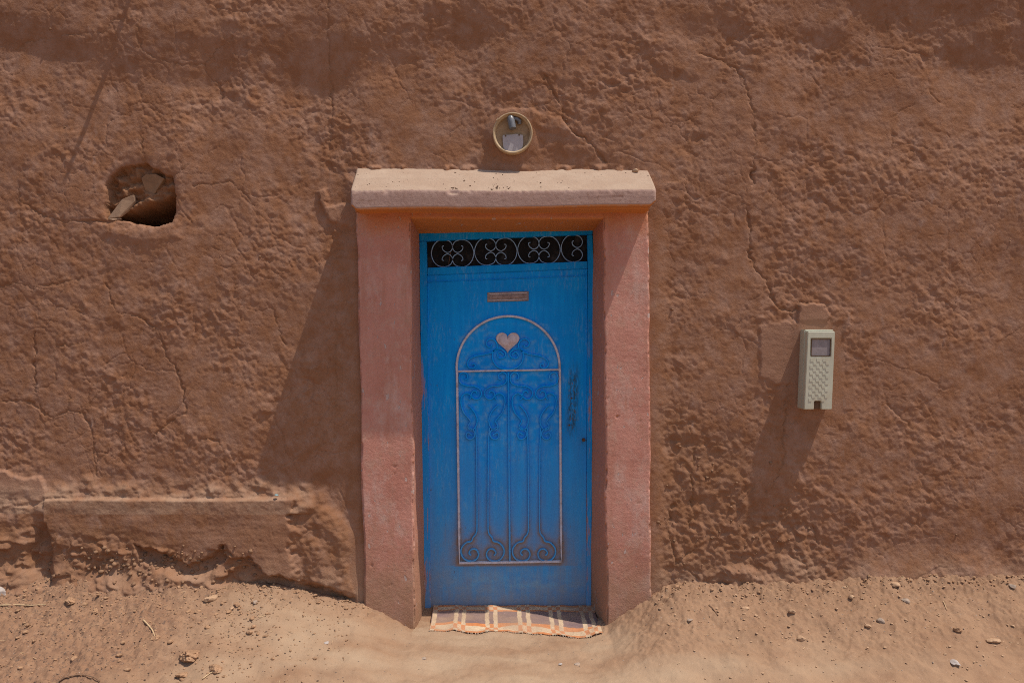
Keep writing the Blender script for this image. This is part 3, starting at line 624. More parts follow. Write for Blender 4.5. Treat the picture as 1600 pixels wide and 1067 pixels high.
# a stub of pole sticking out of the wall above the picture: its thin shadow slants down the plaster at the upper left
bm = bmesh.new(); a = P(238, -70, 0.06); b = P(238, -70, 0.0) + Vector((0, -0.200, 0.0)); tn = [a.lerp(b, i / 6) for i in range(7)]; n_ = 12; rings = []
for i, p in enumerate(tn): rings.append([bm.verts.new(p + Vector((math.cos(2 * math.pi * k / n_), 0, math.sin(2 * math.pi * k / n_))) * (0.014 - 0.0006 * i + 0.001 * math.sin(k * 2 + i))) for k in range(n_)])
for p, q in zip(rings[:-1], rings[1:]):
    for k in range(n_): bm.faces.new((p[k], p[(k + 1) % n_], q[(k + 1) % n_], q[k]))
bm.faces.new(rings[0]); bm.faces.new(rings[-1]); adopt(bm_obj('pole_stub', bm, M_TWIG, None, True, 50), wall)
# pebbles bedded in the eroded mud
def wall_h(u, v):
    j = np.argmin(np.abs(ua - u)); i = np.argmin(np.abs(va - v)); return float(H.reshape(sh)[i, j])
bm = bmesh.new()
for k in [q for q in range(0, 230) if q % 2 or 130 <= q < 200] + list(range(300, 380)):
    if k < 130:
        u, v = random.gauss(1120, 60), random.gauss(800, 75)
        if not (1025 < u < 1300 and 660 < v < 915): continue
    elif k < 200 or k >= 300:
        u, v = random.gauss(245, 75), random.gauss(876, 16)
        if not (60 < u < 420 and 848 < v < 910): continue
    else: u, v = random.uniform(20, 1590), random.uniform(30, 860)
    if 560 < u < 1022 and v > 255: continue
    h = wall_h(u, v); s = random.choice([.004, .005, .006, .008, .011]) if k < 130 else random.choice([.005, .007, .009, .012, .015]) * (.7 if 200 <= k < 300 else 1)
    stone_verts(bm, (PX(u), -h - s * 0.15, PZ(v)), s, k, 1, .8)
pe = bm_obj('bedded_pebbles', bm, simple('bedded_stone', (0.26, 0.150, 0.088), 0.9, 0.1, 0.3, 25, 0, 0.4), None, True); adopt(pe, wall); pe['kind'] = 'stuff'

# ------------------------------------------------------------------ the door
door = thing('blue_door', 'weathered blue metal door with scrolled ironwork and a heart', 'door', (PX(793, YD), YD, -0.03))
def spline(pts, n=6):
    p = [Vector(a) for a in pts]; p = [p[0] * 2 - p[1]] + p + [p[-1] * 2 - p[-2]]; out = []
    for i in range(1, len(p) - 2):
        for k in range(n):
            t = k / n; a, b, c, d = p[i - 1:i + 3]
            out.append(0.5 * (2 * b + (c - a) * t + (2 * a - 5 * b + 4 * c - d) * t * t + (3 * b - a - 3 * c + d) * t ** 3))
    return out + [p[-2]]
def bar(bm, pts, w, d, closed=False, taper=False):
    """flat iron bar following points in the plane of the door; w across, d proud"""
    n = len(pts); rings = []
    for i, p in enumerate(pts):
        a = pts[(i - 1) % n] if (i or closed) else p; b = pts[(i + 1) % n] if (i < n - 1 or closed) else p
        t = (b - a); t = t.normalized() if t.length > 1e-9 else Vector((1, 0, 0))
        s = Vector((t.z, 0, -t.x)); y = Vector((0, 1, 0)); k = w / 2
        e = d * 0.5; c = k * 0.62
        rings.append([bm.verts.new(p + q) for q in (s * k + y * e, s * k - y * e * .55, s * c - y * e, -s * c - y * e, -s * k - y * e * .55, -s * k + y * e)])
    m = len(rings[0])
    for i in range(n if closed else n - 1):
        a, b = rings[i], rings[(i + 1) % n]
        for j in range(m): bm.faces.new((a[j], b[j], b[(j + 1) % m], a[(j + 1) % m]))
    if not closed: bm.faces.new(rings[0]); bm.faces.new(rings[-1][::-1])
# frame: left, right, head, transom rail (edges follow the slightly crooked original)
YF = YD - 0.012
def frame_quad(pts, y0, y1, name, mat, par, bev=0.003):
    bm = bmesh.new()
    f = [bm.verts.new(P(a, b, y0)) for a, b in pts]; k = [bm.verts.new(P(a, b, y0) + Vector((0, y1 - y0, 0))) for a, b in pts]
    n = len(pts); bm.faces.new(f); bm.faces.new(k[::-1])
    for i in range(n): bm.faces.new((f[i], k[i], k[(i + 1) % n], f[(i + 1) % n]))
    if bev: bmesh.ops.bevel(bm, geom=bm.edges[:], offset=bev, segments=2, affect='EDGES')
    o = bm_obj(name, bm, mat, None, True, 40); adopt(o, par); return o
frame = thing('door_frame', '', ''); del frame['label']; del frame['category']; C.objects.unlink(frame); bpy.data.objects.remove(frame)
def sub(o, part):   # sub-part: child of a part that itself hangs on an Empty
    o.parent = part; o.matrix_parent_inverse = part.matrix_world.inverted() if False else (Matrix.Translation(door.location)).inverted() @ Matrix.Identity(4); return o
head = frame_quad([(655, 362), (926, 350), (926, 366), (655, 377)], YF, YD + 0.05, 'frame_head', M_BLUEFR, door)
frame_quad([(655, 377.6), (666, 377), (667, 419), (673, 952), (662, 952), (656, 420)], YF, YD + 0.05, 'frame_post', M_BLUEFR, door)
frame_quad([(918, 366.8), (926, 366.4), (927, 410), (924, 952), (916, 952), (918.5, 410)], YF, YD + 0.05, 'frame_post', M_BLUEFR, door)
rail = frame_quad([(667.6, 418.5), (918, 408.3), (918, 419.5), (667.6, 430)], YF - 0.002, YD + 0.05, 'transom_rail', M_BLUEFR, door)
# leaf: sheet steel with a slight fold and dents
n1, n2 = 180, 380
lu = np.linspace(0, 1, n1); lv = np.linspace(0, 1, n2); LU, LV = np.meshgrid(lu, lv); LU = LU.ravel(); LV = LV.ravel()
pu = (667.8 + 4.5 * LV) * (1 - LU) + (917.4 - 2 * LV) * LU; pv = (430.5 - 10.5 * LU) * (1 - LV) + 950 * LV
ly = YD + 0.0022 * fbm(LU * 3, LV * 6, 111, 3) - 0.004 * np.exp(-((pv - 441) / 2.0) ** 2) * 0 
lco = np.stack([PX(pu, YD), ly, PZ(pv, YD)], 1); li = np.arange(n1 * n2).reshape(n2, n1)
lq = np.stack([li[:-1, :-1], li[1:, :-1], li[1:, 1:], li[:-1, 1:]], -1).reshape(-1, 4)
leaf = np_mesh('door_leaf', lco, lq, M_BLUE); adopt(leaf, door)
YI = YD - 0.006
def on_leaf(bm, name, mat, smooth=True, par=None):
    o = bm_obj(name, bm, mat, None, smooth, 50); o.parent = par or leaf
    o.matrix_parent_inverse = Matrix.Translation(door.location).inverted() if False else Matrix.Identity(4); return o
def leafpts(pts, y=YI): return [P(a, b, y) for a, b in pts]
# lip across the top of the leaf
bm = bmesh.new(); bar(bm, leafpts([(668, 441), (917, 431)], YD - 0.003), 0.004, 0.008); on_leaf(bm, 'leaf_fold', M_BLUE)
# arched band
arc = [(794 + 80.5 * math.cos(R(a)), 574.5 - 80.5 * math.sin(R(a))) for a in range(180, -1, -5)]
path = [(718, 879)] + [(718 - 2.5 * k / 8 - 1.5 * k / 8, 879 - (879 - 580) * k / 8) for k in range(1, 9)] + arc[:] + [(874.8 + 2.2 * k / 8, 580 + (876.5 - 580) * k / 8) for k in range(0, 9)]
bm = bmesh.new(); bar(bm, leafpts(path, YD - 0.008), 0.0135, 0.018, True); on_leaf(bm, 'arch_band', M_GREY)
bm = bmesh.new(); bar(bm, leafpts([(716, 580), (873.5, 577.4)], YD - 0.007), 0.0105, 0.014); on_leaf(bm, 'cross_bar', M_GREY)
bm = bmesh.new(); bar(bm, leafpts([(794.2, 581.5), (796.6, 876)], YD - 0.006), 0.0115, 0.014); on_leaf(bm, 'middle_bar', M_IRON)
def c4(x, y): return (690 + x / 5.333, 480 + y / 5.333)
def c5(x, y): return (690 + x / 4.85, 680 + y / 4.85)
WB, DB = 0.0085, 0.015
IRON = []
def scrolls(pts, ax, conv):
    for s in (1, -1):
        q = [conv(x if s == 1 else 2 * ax - x, y) for x, y in pts]
        IRON.append(q); bm = bmesh.new(); bar(bm, spline(leafpts(q)), WB, DB); on_leaf(bm, 'scroll', M_IRON)
scrolls([(520, 395), (488, 372), (465, 395), (480, 425), (520, 418), (535, 385), (500, 350), (455, 346), (425, 385), (432, 450), (478, 502), (552, 518)], 552, c4)
scrolls([(250, 480), (272, 470), (280, 492), (258, 508), (228, 500), (215, 470), (235, 430), (290, 405), (370, 390), (425, 372), (462, 335), (452, 285), (410, 262), (376, 285), (380, 320), (408, 330), (420, 308)], 552, c4)
for ax in (345, 771):
    d = ax - 345
    scrolls([(x + d, y) for x, y in [(195, 602), (214, 592), (214, 562), (188, 543), (158, 552), (146, 590), (160, 632), (210, 652), (275, 658), (322, 685), (332, 725), (312, 758), (275, 762), (250, 738), (256, 705), (282, 696), (296, 716)]], ax, c4)
    scrolls([(x + d, y) for x, y in [(232, 768), (246, 745), (232, 722), (198, 718), (168, 745), (162, 800), (182, 870), (222, 920), (240, 950), (222, 985), (228, 1012), (262, 1016), (288, 985), (296, 930), (278, 880), (248, 838), (222, 815)]], ax, c4)
for ax in (310, 700):
    d = ax - 310
    top = [(x, y) for x, y in [(230, -5), (200, -22), (186, -2), (196, 22), (222, 28), (248, 8), (250, -28), (226, -52), (196, -66)]]
    scrolls([(x + d, y) for x, y in top], ax, c5)
    scrolls([(x + d, y) for x, y in [(258, -60), (264, 60), (266, 200), (267, 360), (268, 520), (268, 660), (264, 735), (238, 772), (226, 800), (186, 812), (152, 850), (148, 895), (176, 938), (222, 952), (264, 936), (280, 898), (262, 864), (228, 862), (208, 888), (222, 908)]], ax, c5)
# heart: embossed
def heart():
    bm = bmesh.new(); n = 40; rings = []
    cx, cy = 793.3, 535.5
    def hp(t, s, y):
        x = 16 * math.sin(t) ** 3; z = 13 * math.cos(t) - 5 * math.cos(2 * t) - 2 * math.cos(3 * t) - math.cos(4 * t)
        return P(cx + x * s * 1.16, cy - (z + 2.5) * s * 1.12 , y)
    for s, y in ((1.0, YD), (1.0, YD - 0.010), (0.94, YD - 0.015), (0.80, YD - 0.012), (0.70, YD - 0.018), (0.4, YD - 0.021)):
        rings.append([bm.verts.new(hp(2 * math.pi * i / n, s, y)) for i in range(n)])
    for a, b in zip(rings[:-1], rings[1:]):
        for i in range(n): bm.faces.new((a[i], a[(i + 1) % n], b[(i + 1) % n], b[i]))
    bm.faces.new(rings[-1]); return on_leaf(bm, 'heart', M_HEART)
heart()
def leafbox(name, quad, y0, y1, mat, bev=0.0015):
    bm = bmesh.new(); f = [bm.verts.new(P(a, b, y0)) for a, b in quad]; k = [bm.verts.new(P(a, b, y1)) for a, b in quad]
    bm.faces.new(f); bm.faces.new(k[::-1])
    for i in range(len(quad)): j = (i + 1) % len(quad); bm.faces.new((f[i], k[i], k[j], f[j]))
    if bev: bmesh.ops.bevel(bm, geom=bm.edges[:], offset=bev, segments=2, affect='EDGES')
    return on_leaf(bm, name, mat)
leafbox('letter_plate', [(761.5, 457), (826, 455), (826, 470), (761.5, 472)], YD - 0.007, YD + 0.004, M_SLOT)
bm = bmesh.new(); bar(bm, leafpts([(764.5, 459.5), (823, 457.5), (823, 467.5), (764.5, 469.5)], YD - 0.0075), 0.004, 0.004, True); on_leaf(bm, 'letter_plate_rim', M_GREY)
leafbox('letter_flap', [(769, 462), (818.5, 460.3), (818.5, 465.3), (769, 467)], YD - 0.011, YD - 0.005, M_SLOT)
# lock: worn plate, keyhole and bolt marks
dd = np.full(len(pu), 99.0)
for q in IRON + [path + path[:1], [(716, 580), (873, 577)], [(794, 581), (796, 876)]]: dd = np.minimum(dd, poly_dist(pu, pv, q))
gr = np.exp(-dd / 3.0) * np.clip(0.02 + 0.85 * sstep(690, 850, pv) + 0.30 * fbm(pu / 30, pv / 30, 141, 2), 0, 1) + 0.95 * np.exp(-dd / 14) * sstep(795, 860, pv) * (pv < 884)
chalk = np.exp(-((dd - 6) / 5) ** 2) * (np.abs(pu - 795) < 80) * (pv > 505) * sstep(760, 650, pv) * np.clip(0.35 + 1.1 * fbm(pu / 13, pv / 9, 142, 3), 0, 1) + 0.8 * np.exp(-((pv - 908) / 14) ** 2) * sstep(690, 740, pu) * sstep(912, 880, pu) * np.clip(0.3 + 1.2 * fbm(pu / 18, pv / 9, 143, 4), 0, 1)
gr = gr + 0.5 * np.exp(-np.abs(pv - 950) / 14) + 0.35 * np.exp(-np.abs(pu - 669 - 4 * LV) / 4) * sstep(500, 900, pv)
ru = sstep(13, 2, np.abs(pu - 896 + 5 * (pv - 600) / 100)) * sstep(555, 600, pv) * sstep(690, 660, pv) + 0.6 * np.exp(-np.hypot(pu - 912, pv - 688) / 6)
at = leaf.data.attributes.new('grime', 'FLOAT_COLOR', 'POINT'); at.data.foreach_set('color', np.stack([np.clip(gr, 0, .95), np.clip(ru, 0, 1), np.clip(chalk, 0, 1), 0 * gr + 1], 1).astype(np.float32).ravel())
bm = bmesh.new(); r = bmesh.ops.create_cone(bm, cap_ends=True, segments=14, radius1=0.011, radius2=0.009, depth=0.010)
for q in r['verts']: q.co = Matrix.Rotation(R(90), 3, 'X') @ q.co + P(912, 687, YD - 0.004)
on_leaf(bm, 'keyhole', M_RUST)
bm = bmesh.new()
for (a, b) in ((889.5, 664), (893, 622)):
    r = bmesh.ops.create_uvsphere(bm, u_segments=8, v_segments=5, radius=0.006)
    for q in r['verts']: q.co = Vector((q.co.x, q.co.y * .5, q.co.z)) + P(a, b, YD - 0.002)
on_leaf(bm, 'lock_rivet', M_RUST)
# transom: dusty pane, painted black for the unlit room, behind an iron scroll grille
bm = bmesh.new(); bm.faces.new([bm.verts.new(P(a, b, YD + 0.03)) for a, b in ((664, 374), (921, 362), (921, 414), (664, 424))])
pane = bm_obj('transom_pane', bm, M_GLASS); adopt(pane, door)
def c3(x, y): return (640 + x / 5.333, 340 + y / 5.333)
def grille(pts, cx, cy, kx, ky, flips):
    for fx, in flips:
        q = [c3(cx + fx * x * kx, cy + y * ky) for x, y in pts]
        bm = bmesh.new(); bar(bm, spline([P(a, b, YD + 0.008) for a, b in q]), 0.0050, 0.010)
        o = bm_obj('grille_scroll', bm, M_PALEIRON, None, True, 50); adopt(o, door)
half = [(-72, -62), (-86, -54), (-78, -26), (-44, -6), (-12, -22), (0, -58), (-22, -97), (-72, -113), (-122, -102), (-160, -62)]
half2 = [(-177, 0)] + [(x, -y) for x, y in half[::-1]]
full = half + half2
for cx, cy in ((358, 298), (718, 284), (1078, 269)): grille(full, cx, cy, 1, 1, ((1,), (-1,)))
grille(full, 1440, 257, 1, 1, ((1,),))
bm = bmesh.new(); bar(bm, spline([P(*c3(x, y), YD + 0.012) for x, y in [(325, 395), (335, 330), (350, 270), (375, 285), (400, 300)]], 3), 0.004, 0.004)
o = bm_obj('loose_wire', bm, M_RUST, None, True); adopt(o, door)

# ------------------------------------------------------------------ lamp over the door
LX, LZ = PX(801), PZ(211)
lamp = thing('wall_lamp', 'round yellowed wall lamp without cover or bulb above the lintel', 'lamp', (LX, 0, LZ))
def ring(prof, n=56, sx=1.0, sz=1.03):
    bm = bmesh.new(); rows = []
    for r, y in prof: rows.append([bm.verts.new((r * sx * math.cos(2 * math.pi * i / n), y, r * sz * math.sin(2 * math.pi * i / n))) for i in range(n)])
    for a, b in zip(rows[:-1], rows[1:]):
        for i in range(n): bm.faces.new((a[i], b[i], b[(i + 1) % n], a[(i + 1) % n]))
    return bm
def lp(o, par=None): o.parent = par or lamp; return o
lp(bm_obj('lamp_rim', ring([(0.1045, 0.012), (0.1055, -0.036), (0.1035, -0.040), (0.100, -0.0405), (0.0975, -0.038), (0.0965, -0.030), (0.0925, -0.028), (0.0905, -0.022), (0.089, -0.008)]), M_LAMP, None, True, 50))
bm = ring([(0.089, -0.008), (0.06, -0.005), (0.0, -0.004)]); bmesh.ops.remove_doubles(bm, verts=bm.verts, dist=1e-5); lp(bm_obj('lamp_base', bm, M_LAMPBACK, None, True))
def LP(x, y, d): return Vector(((x - 657) / 10.667 * S, d, -(y - 540) / 10.667 * S))
bm = bmesh.new()
prof = [(490, 575), (505, 560), (560, 556), (640, 552), (700, 540), (770, 545), (828, 560), (834, 690), (820, 760), (770, 815), (690, 836), (610, 834), (545, 818), (505, 770), (494, 690)]
f = [bm.verts.new(LP(x, y, -0.0175)) for x, y in prof]; k = [bm.verts.new(LP(x, y, -0.0140)) for x, y in prof]
bm.faces.new(f); bm.faces.new(k[::-1])
for i in range(len(f)): j = (i + 1) % len(f); bm.faces.new((f[i], k[i], k[j], f[j]))
plate = lp(bm_obj('terminal_plate', bm, M_ZINC))
for x, y in ((540, 572), (765, 556)):
    bm = bmesh.new(); r = bmesh.ops.create_cone(bm, cap_ends=True, segments=12, radius1=0.0045, radius2=0.0035, depth=0.005)
    for q in r['verts']: q.co = Matrix.Rotation(R(90), 3, 'X') @ q.co + LP(x, y, -0.019)
    o = bm_obj('screw', bm, M_BROWNGAP, None, True, 40); o.parent = plate
def tube(bm, pts, rad, n=12, cap=True):
    rings = []
    for i, p in enumerate(pts):
        a = pts[max(0, i - 1)]; b = pts[min(len(pts) - 1, i + 1)]; t = (b - a).normalized()
        s = t.cross(Vector((0.1, 1, 0.2))).normalized(); w = t.cross(s); rr = rad[i] if isinstance(rad, (list, tuple)) else rad
        rings.append([bm.verts.new(p + (s * math.cos(2 * math.pi * k / n) + w * math.sin(2 * math.pi * k / n)) * rr) for k in range(n)])
    for a, b in zip(rings[:-1], rings[1:]):
        for k in range(n): bm.faces.new((a[k], a[(k + 1) % n], b[(k + 1) % n], b[k]))
    if cap: bm.faces.new(rings[0][::-1]); bm.faces.new(rings[-1])
bm = bmesh.new(); tube(bm, [LP(618, 262, -0.024), LP(622, 285, -0.027), LP(632, 330, -0.029), LP(648, 420, -0.034), LP(660, 468, -0.037)], [0.014, 0.0185, 0.020, 0.0195, 0.0175], 18)
holder = lp(bm_obj('lamp_holder', bm, M_BAKELITE, None, True, 50))
bm = bmesh.new(); tube(bm, [LP(640, 285, -0.022), LP(730, 300, -0.022), LP(772, 330, -0.020), LP(770, 372, -0.014)], [0.009, 0.010, 0.011, 0.010], 12)
o = bm_obj('holder_bracket', bm, M_BAKELITE, None, True, 50); o.parent = holder
for x, y in ((405, 325), (872, 302)):
    bm = bmesh.new(); box(bm, (-0.009, -0.046, -0.004), (0.009, -0.030, 0.004)); bmesh.ops.bevel(bm, geom=bm.edges[:], offset=0.002, segments=2, affect='EDGES')
    a = math.atan2(-(y - 540), x - 657) - R(90)
    for q in bm.verts: q.co = Matrix.Rotation(-a, 3, 'Y') @ q.co + LP(x, y, 0)
    lp(bm_obj('cover_clip', bm, M_LAMP, None, True, 40))

# ------------------------------------------------------------------ electricity meter box
YM = -0.098
meter = thing('meter_box', 'cream plastic electricity meter box with small window and checkered relief', 'meter box', (PX(1278), 0, PZ(640)))
def c8(x, y): return (1180 + x / 4.445, 440 + y / 4.445)
def mpoly(name, quad, y0, y1, mat, par, bev=0.003, seg=3, world=True):
    bm = bmesh.new(); f = [bm.verts.new(P(*c8(a, b), y0)) for a, b in quad]
    k = [bm.verts.new(v.co + Vector((0, y1 - y0, 0))) for v in f]; n = len(quad)
    bm.faces.new(f); bm.faces.new(k[::-1])
    for i in range(n): j = (i + 1) % n; bm.faces.new((f[i], k[i], k[j], f[j]))
    if bev: bmesh.ops.bevel(bm, geom=bm.edges[:], offset=bev, segments=seg, affect='EDGES')
    o = bm_obj(name, bm, mat, None, True, 40)
    o.parent = par; o.matrix_parent_inverse = Matrix.Translation(meter.location).inverted() if par is meter else Matrix.Identity(4)
    return o
# cover outline with window opening bridged round and bottom notch
def cover():
    out = [(366, 346), (556, 346), (533, 888), (461, 888), (461, 828), (411, 828), (409, 888), (340, 888)]
    win = [(388, 394), (529, 394), (525, 519), (385, 519)]
    bm = bmesh.new()
    fo = [bm.verts.new(P(*c8(a, b), YM)) for a, b in out]; fi = [bm.verts.new(P(*c8(a, b), YM)) for a, b in win]
    bm.faces.new((fo[0], fo[1], fi[1], fi[0])); bm.faces.new((fo[1], fo[2], fo[3], fo[4], fi[2], fi[1])); bm.faces.new((fi[2], fo[4], fo[5], fi[3])); bm.faces.new((fo[0], fi[0], fi[3], fo[5], fo[6], fo[7]))
    ext = bmesh.ops.extrude_face_region(bm, geom=bm.faces[:])
    for v in [g for g in ext['geom'] if isinstance(g, bmesh.types.BMVert)]:
        v.co.y += 0.034
    bmesh.ops.recalc_face_normals(bm, faces=bm.faces)
    be = [e for e in bm.edges if e.calc_face_angle(0) > 0.5]
    bmesh.ops.bevel(bm, geom=be, offset=0.0032, segments=3, affect='EDGES')
    o = bm_obj('cover', bm, M_PLASTIC, None, True, 40); o.parent = meter; o.matrix_parent_inverse = Matrix.Translation(meter.location).inverted(); return o
cov = cover()
mpoly('back_box', [(344, 332), (548, 332), (528, 884), (322, 884)], YM + 0.036, 0.02, M_PLASTIC, meter, 0.005)
mpoly('window', [(389, 395), (528, 395), (524, 518), (386, 518)], YM + 0.007, YM + 0.030, M_WINDOW, cov, 0)
bm = bmesh.new(); bar(bm, [P(*c8(a, b), YM + 0.003) for a, b in ((392, 398), (525, 398), (521, 515), (389, 515))], 0.0045, 0.006, True)
o = bm_obj('window_frame', bm, M_BROWNGAP, None, True, 50); o.parent = cov
mpoly('bottom_gap', [(409, 826), (463, 826), (463, 884), (408, 884)], YM + 0.020, YM + 0.030, M_BROWNGAP, cov, 0)
bm = bmesh.new()
for r_ in range(13):
    for c_ in range(6):
        if (r_ + c_) % 2 or (r_ == 12 and c_ in (1, 2, 3)) : continue
        a, b = 384 + c_ * 22 - r_ * 1.0, 534 + r_ * 23
        q = [bm.verts.new(P(*c8(x, y), YM - d)) for d in (-0.001, 0.0017) for x, y in ((a, b), (a + 21, b), (a + 20, b + 21), (a - 1, b + 21))]
        bm.faces.new(q[4:8])
        for i in range(4): j = (i + 1) % 4; bm.faces.new((q[i], q[j], q[4 + j], q[4 + i]))
o = bm_obj('checker_relief', bm, M_PLASTIC); o.parent = cov; o['kind'] = 'stuff'

# ------------------------------------------------------------------ woven mat on the sill
def mat_():
    nu, nv = 300, 110; W0 = (PX(672.5, 0.0), PX(677, 0.21)); W1 = (PX(937.5, 0.0), PX(927, 0.21))
    u = np.linspace(0, 1, nu); v = np.linspace(0, 1, nv); Ug, Vg = np.meshgrid(u, v); Ug = Ug.ravel(); Vg = Vg.ravel()
    xl = W0[0] * (1 - Vg) + W0[1] * Vg; xr = W1[0] * (1 - Vg) + W1[1] * Vg
    x = xl + (xr - xl) * Ug
    yfront = -0.060 - 0.055 * sstep(0.45, 1.0, Ug) + 0.012 * np.sin(Ug * 13) + 0.022 * np.exp(-((Ug - 0.14) / 0.05) ** 2)
    y = yfront * (1 - Vg) + (YD - 0.012) * Vg
    gzv = ground_parts(x, np.minimum(y, -0.06))[0]
    zsill = np.interp(y, [-0.10, -0.03, 0.0, YD], [0, -0.050, -0.036, -0.002])
    z = np.where(y < -0.03, np.maximum(gzv, -0.052) + 0.004, zsill + 0.004)
    z += 0.0045 * fbm(Ug * 6, Vg * 2, 121, 2) + 0.003 + 0.006 * np.exp(-((Ug - 0.14) / 0.03) ** 2) * (1 - Vg) + 0.008 * np.exp(-((Ug - 0.95) / 0.05) ** 2) * (1 - Vg)
    z += 0.0007 * np.sin(Vg * 400) * 1 + 0.0006 * np.sin(Ug * 900)
    cream = np.array([0.62, 0.46, 0.30]); orange = np.array([0.60, 0.225, 0.085]); purple = np.array([0.225, 0.150, 0.145])
    wu = Ug + 0.004 * fbm(Vg * 6, Ug * 4, 123, 2); wv = Vg + 0.012 * fbm(Ug * 8, Vg * 3, 124, 2)
    sk = np.zeros(len(Ug), bool); g2 = np.zeros(len(Ug), bool)
    for a, b in ((0.005, 0.03), (0.135, 0.160), (0.183, 0.207), (0.325, 0.350), (0.375, 0.400), (0.52, 0.546), (0.572, 0.598), (0.712, 0.737), (0.763, 0.789), (0.905, 0.930), (0.957, 0.982)): sk |= (wu > a) & (wu < b)
    for a, b in ((0.160, 0.183), (0.350, 0.375), (0.546, 0.572), (0.737, 0.763), (0.930, 0.957)): g2 |= (wu > a) & (wu < b)
    band_o = ((wv < 0.05)) | ((wv > 0.21) & (wv < 0.31)) | ((wv > 0.76) & (wv < 0.81)) | (wv > 0.93)
    band_c = ((wv >= 0.05) & (wv <= 0.21)) | ((wv >= 0.81) & (wv <= 0.93))
    col = np.where(band_o[:, None], orange, np.where(band_c[:, None], cream, purple))
    col = np.where((sk & ~band_o & ~band_c)[:, None], cream, col)
    col = np.where((sk & band_c)[:, None], orange * .95 + .03, col); col = np.where((sk & band_o)[:, None], cream, col)
    col = np.where((g2 & band_c)[:, None], cream * .9 + orange * .1, col)
    n = fbm(Ug * 40, Vg * 30, 125, 2)[:, None]; col = col * (1 + 0.13 * n)
    dusty = np.clip(0.32 + 0.4 * fbm(Ug * 5, Vg * 3, 126, 3), 0, .65)[:, None]
    col = col * (1 - dusty) + np.array([0.40, 0.26, 0.17]) * dusty
    at = np.concatenate([np.clip(col, 0, 1), np.ones((len(Ug), 1))], 1)
    t = NT('woven_cotton', 0.95, 0.05); _, c = t.attr('weave'); t.color(c)
    wv_ = t.n('ShaderNodeTexWave'); wv_.bands_direction = 'Y'; wv_.inputs['Scale'].default_value = 130; wv_.inputs['Distortion'].default_value = 2; t.l(t.co, wv_.inputs['Vector'])
    t.bump(wv_.outputs['Fac'], 0.5, 0.0015)
    co = np.stack([x, y, z], 1); ii = np.arange(nu * nv).reshape(nv, nu)
    q = np.stack([ii[:-1, :-1], ii[:-1, 1:], ii[1:, 1:], ii[1:, :-1]], -1).reshape(-1, 4)
    root = thing('doormat', 'striped orange, cream and purple woven mat on the door sill', 'doormat', (0, 0.08, -0.04))
    ob = np_mesh('woven_cloth', co, q, t.m, attrs={'weave': at}); adopt(ob, root)
    so = ob.modifiers.new('thickness', 'SOLIDIFY'); so.thickness = 0.004; so.offset = -1
    bm = bmesh.new(); rr = random.Random(5)
    for k in range(120):
        i = rr.randrange(nu); p = Vector(co[i]) + Vector((0, 0.001, -0.001)); L = rr.uniform(.003, .011)
        d = Vector((rr.uniform(-.6, .6), -1, 0)).normalized() * L; e = p + d; e.z = max(gz(e.x, e.y) + .002, p.z - .008)
        tube(bm, [p, p.lerp(e, .5) + Vector((0, 0, .002)), e], 0.0010, 4)
    fr = bm_obj('fringe', bm, simple('fringe_cotton', (0.48, 0.37, 0.27), 0.95, 0.05)); adopt(fr, root); fr['kind'] = 'stuff'
mat_()

# ------------------------------------------------------------------ shards in the hole
def shard(name, pts, ys, thick, label):
    c = sum((P(a, b, y) for (a, b), y in zip(pts, ys)), Vector()) / len(pts)
    bm = bmesh.new(); f = [bm.verts.new(P(a, b, y) - c) for (a, b), y in zip(pts, ys)]; k = [bm.verts.new(v.co + Vector((0.003, thick, -0.002))) for v in f]
    bm.faces.new(f); bm.faces.new(k[::-1]); n = len(f)
    for i in range(n): j = (i + 1) % n; bm.faces.new((f[i], k[i], k[j], f[j]))
    bmesh.ops.bevel(bm, geom=bm.edges[:], offset=0.002, segments=1, affect='EDGES')
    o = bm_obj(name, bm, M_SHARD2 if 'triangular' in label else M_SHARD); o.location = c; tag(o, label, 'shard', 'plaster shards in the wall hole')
def cn(x, y): return (120 + x / 7.115, 230 + y / 7.115)
shard('plaster_shard', [cn(*p) for p in [(338, 796), (500, 580), (628, 528), (644, 602), (582, 690), (470, 776)]], [0.004, 0.010, 0.030, 0.040, 0.034, 0.010], 0.016, 'pale flat shard leaning at the lower left of the wall hole')
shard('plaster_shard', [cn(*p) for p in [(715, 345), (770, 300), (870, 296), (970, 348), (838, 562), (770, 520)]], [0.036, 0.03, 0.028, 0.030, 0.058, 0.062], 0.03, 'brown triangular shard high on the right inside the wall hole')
shard('plaster_shard', [cn(*p) for p in [(330, 800), (420, 790), (480, 785), (490, 800), (400, 812)]], [0.0, 0.004, 0.02, 0.02, 0.0], 0.01, 'thin splinter of plaster lying on the rim of the wall hole')

# ------------------------------------------------------------------ stones, clods, straw on the ground
def stone(u, v, w, mat, label, name='stone', cat='stone', flat=0.6, seed=1, sub=3, sink=0.25, group='loose stones on the dirt'):
    g = ground_hit(u, v); s = w * S * 0.5 * (CAMD + g.y) / CAMD
    bm = bmesh.new(); stone_verts(bm, (0, 0, 0), s, seed, 4 if name == 'dirt_clod' else sub, flat, 0.22 if name == 'dirt_clod' else 0.05)
    o = bm_obj(name, bm, mat, None, True, 32); o.location = g + Vector((0, 0, s * flat * (1 - 2 * sink) * .35)); tag(o, label, cat, group); return o
stone(-5, 932, 36, M_WHITESTONE, 'large white stone at the left edge of the dirt', seed=2, flat=.8)
stone(399, 941, 11, M_GREYSTONE, 'small round grey stone on the bank left of the door', seed=3)
stone(362, 950, 10, M_STONE, 'brown stone beside the grey one on the left bank', seed=4)
stone(1078, 969, 9, M_GREYSTONE, 'dark pebble below the right jamb pile', seed=5)
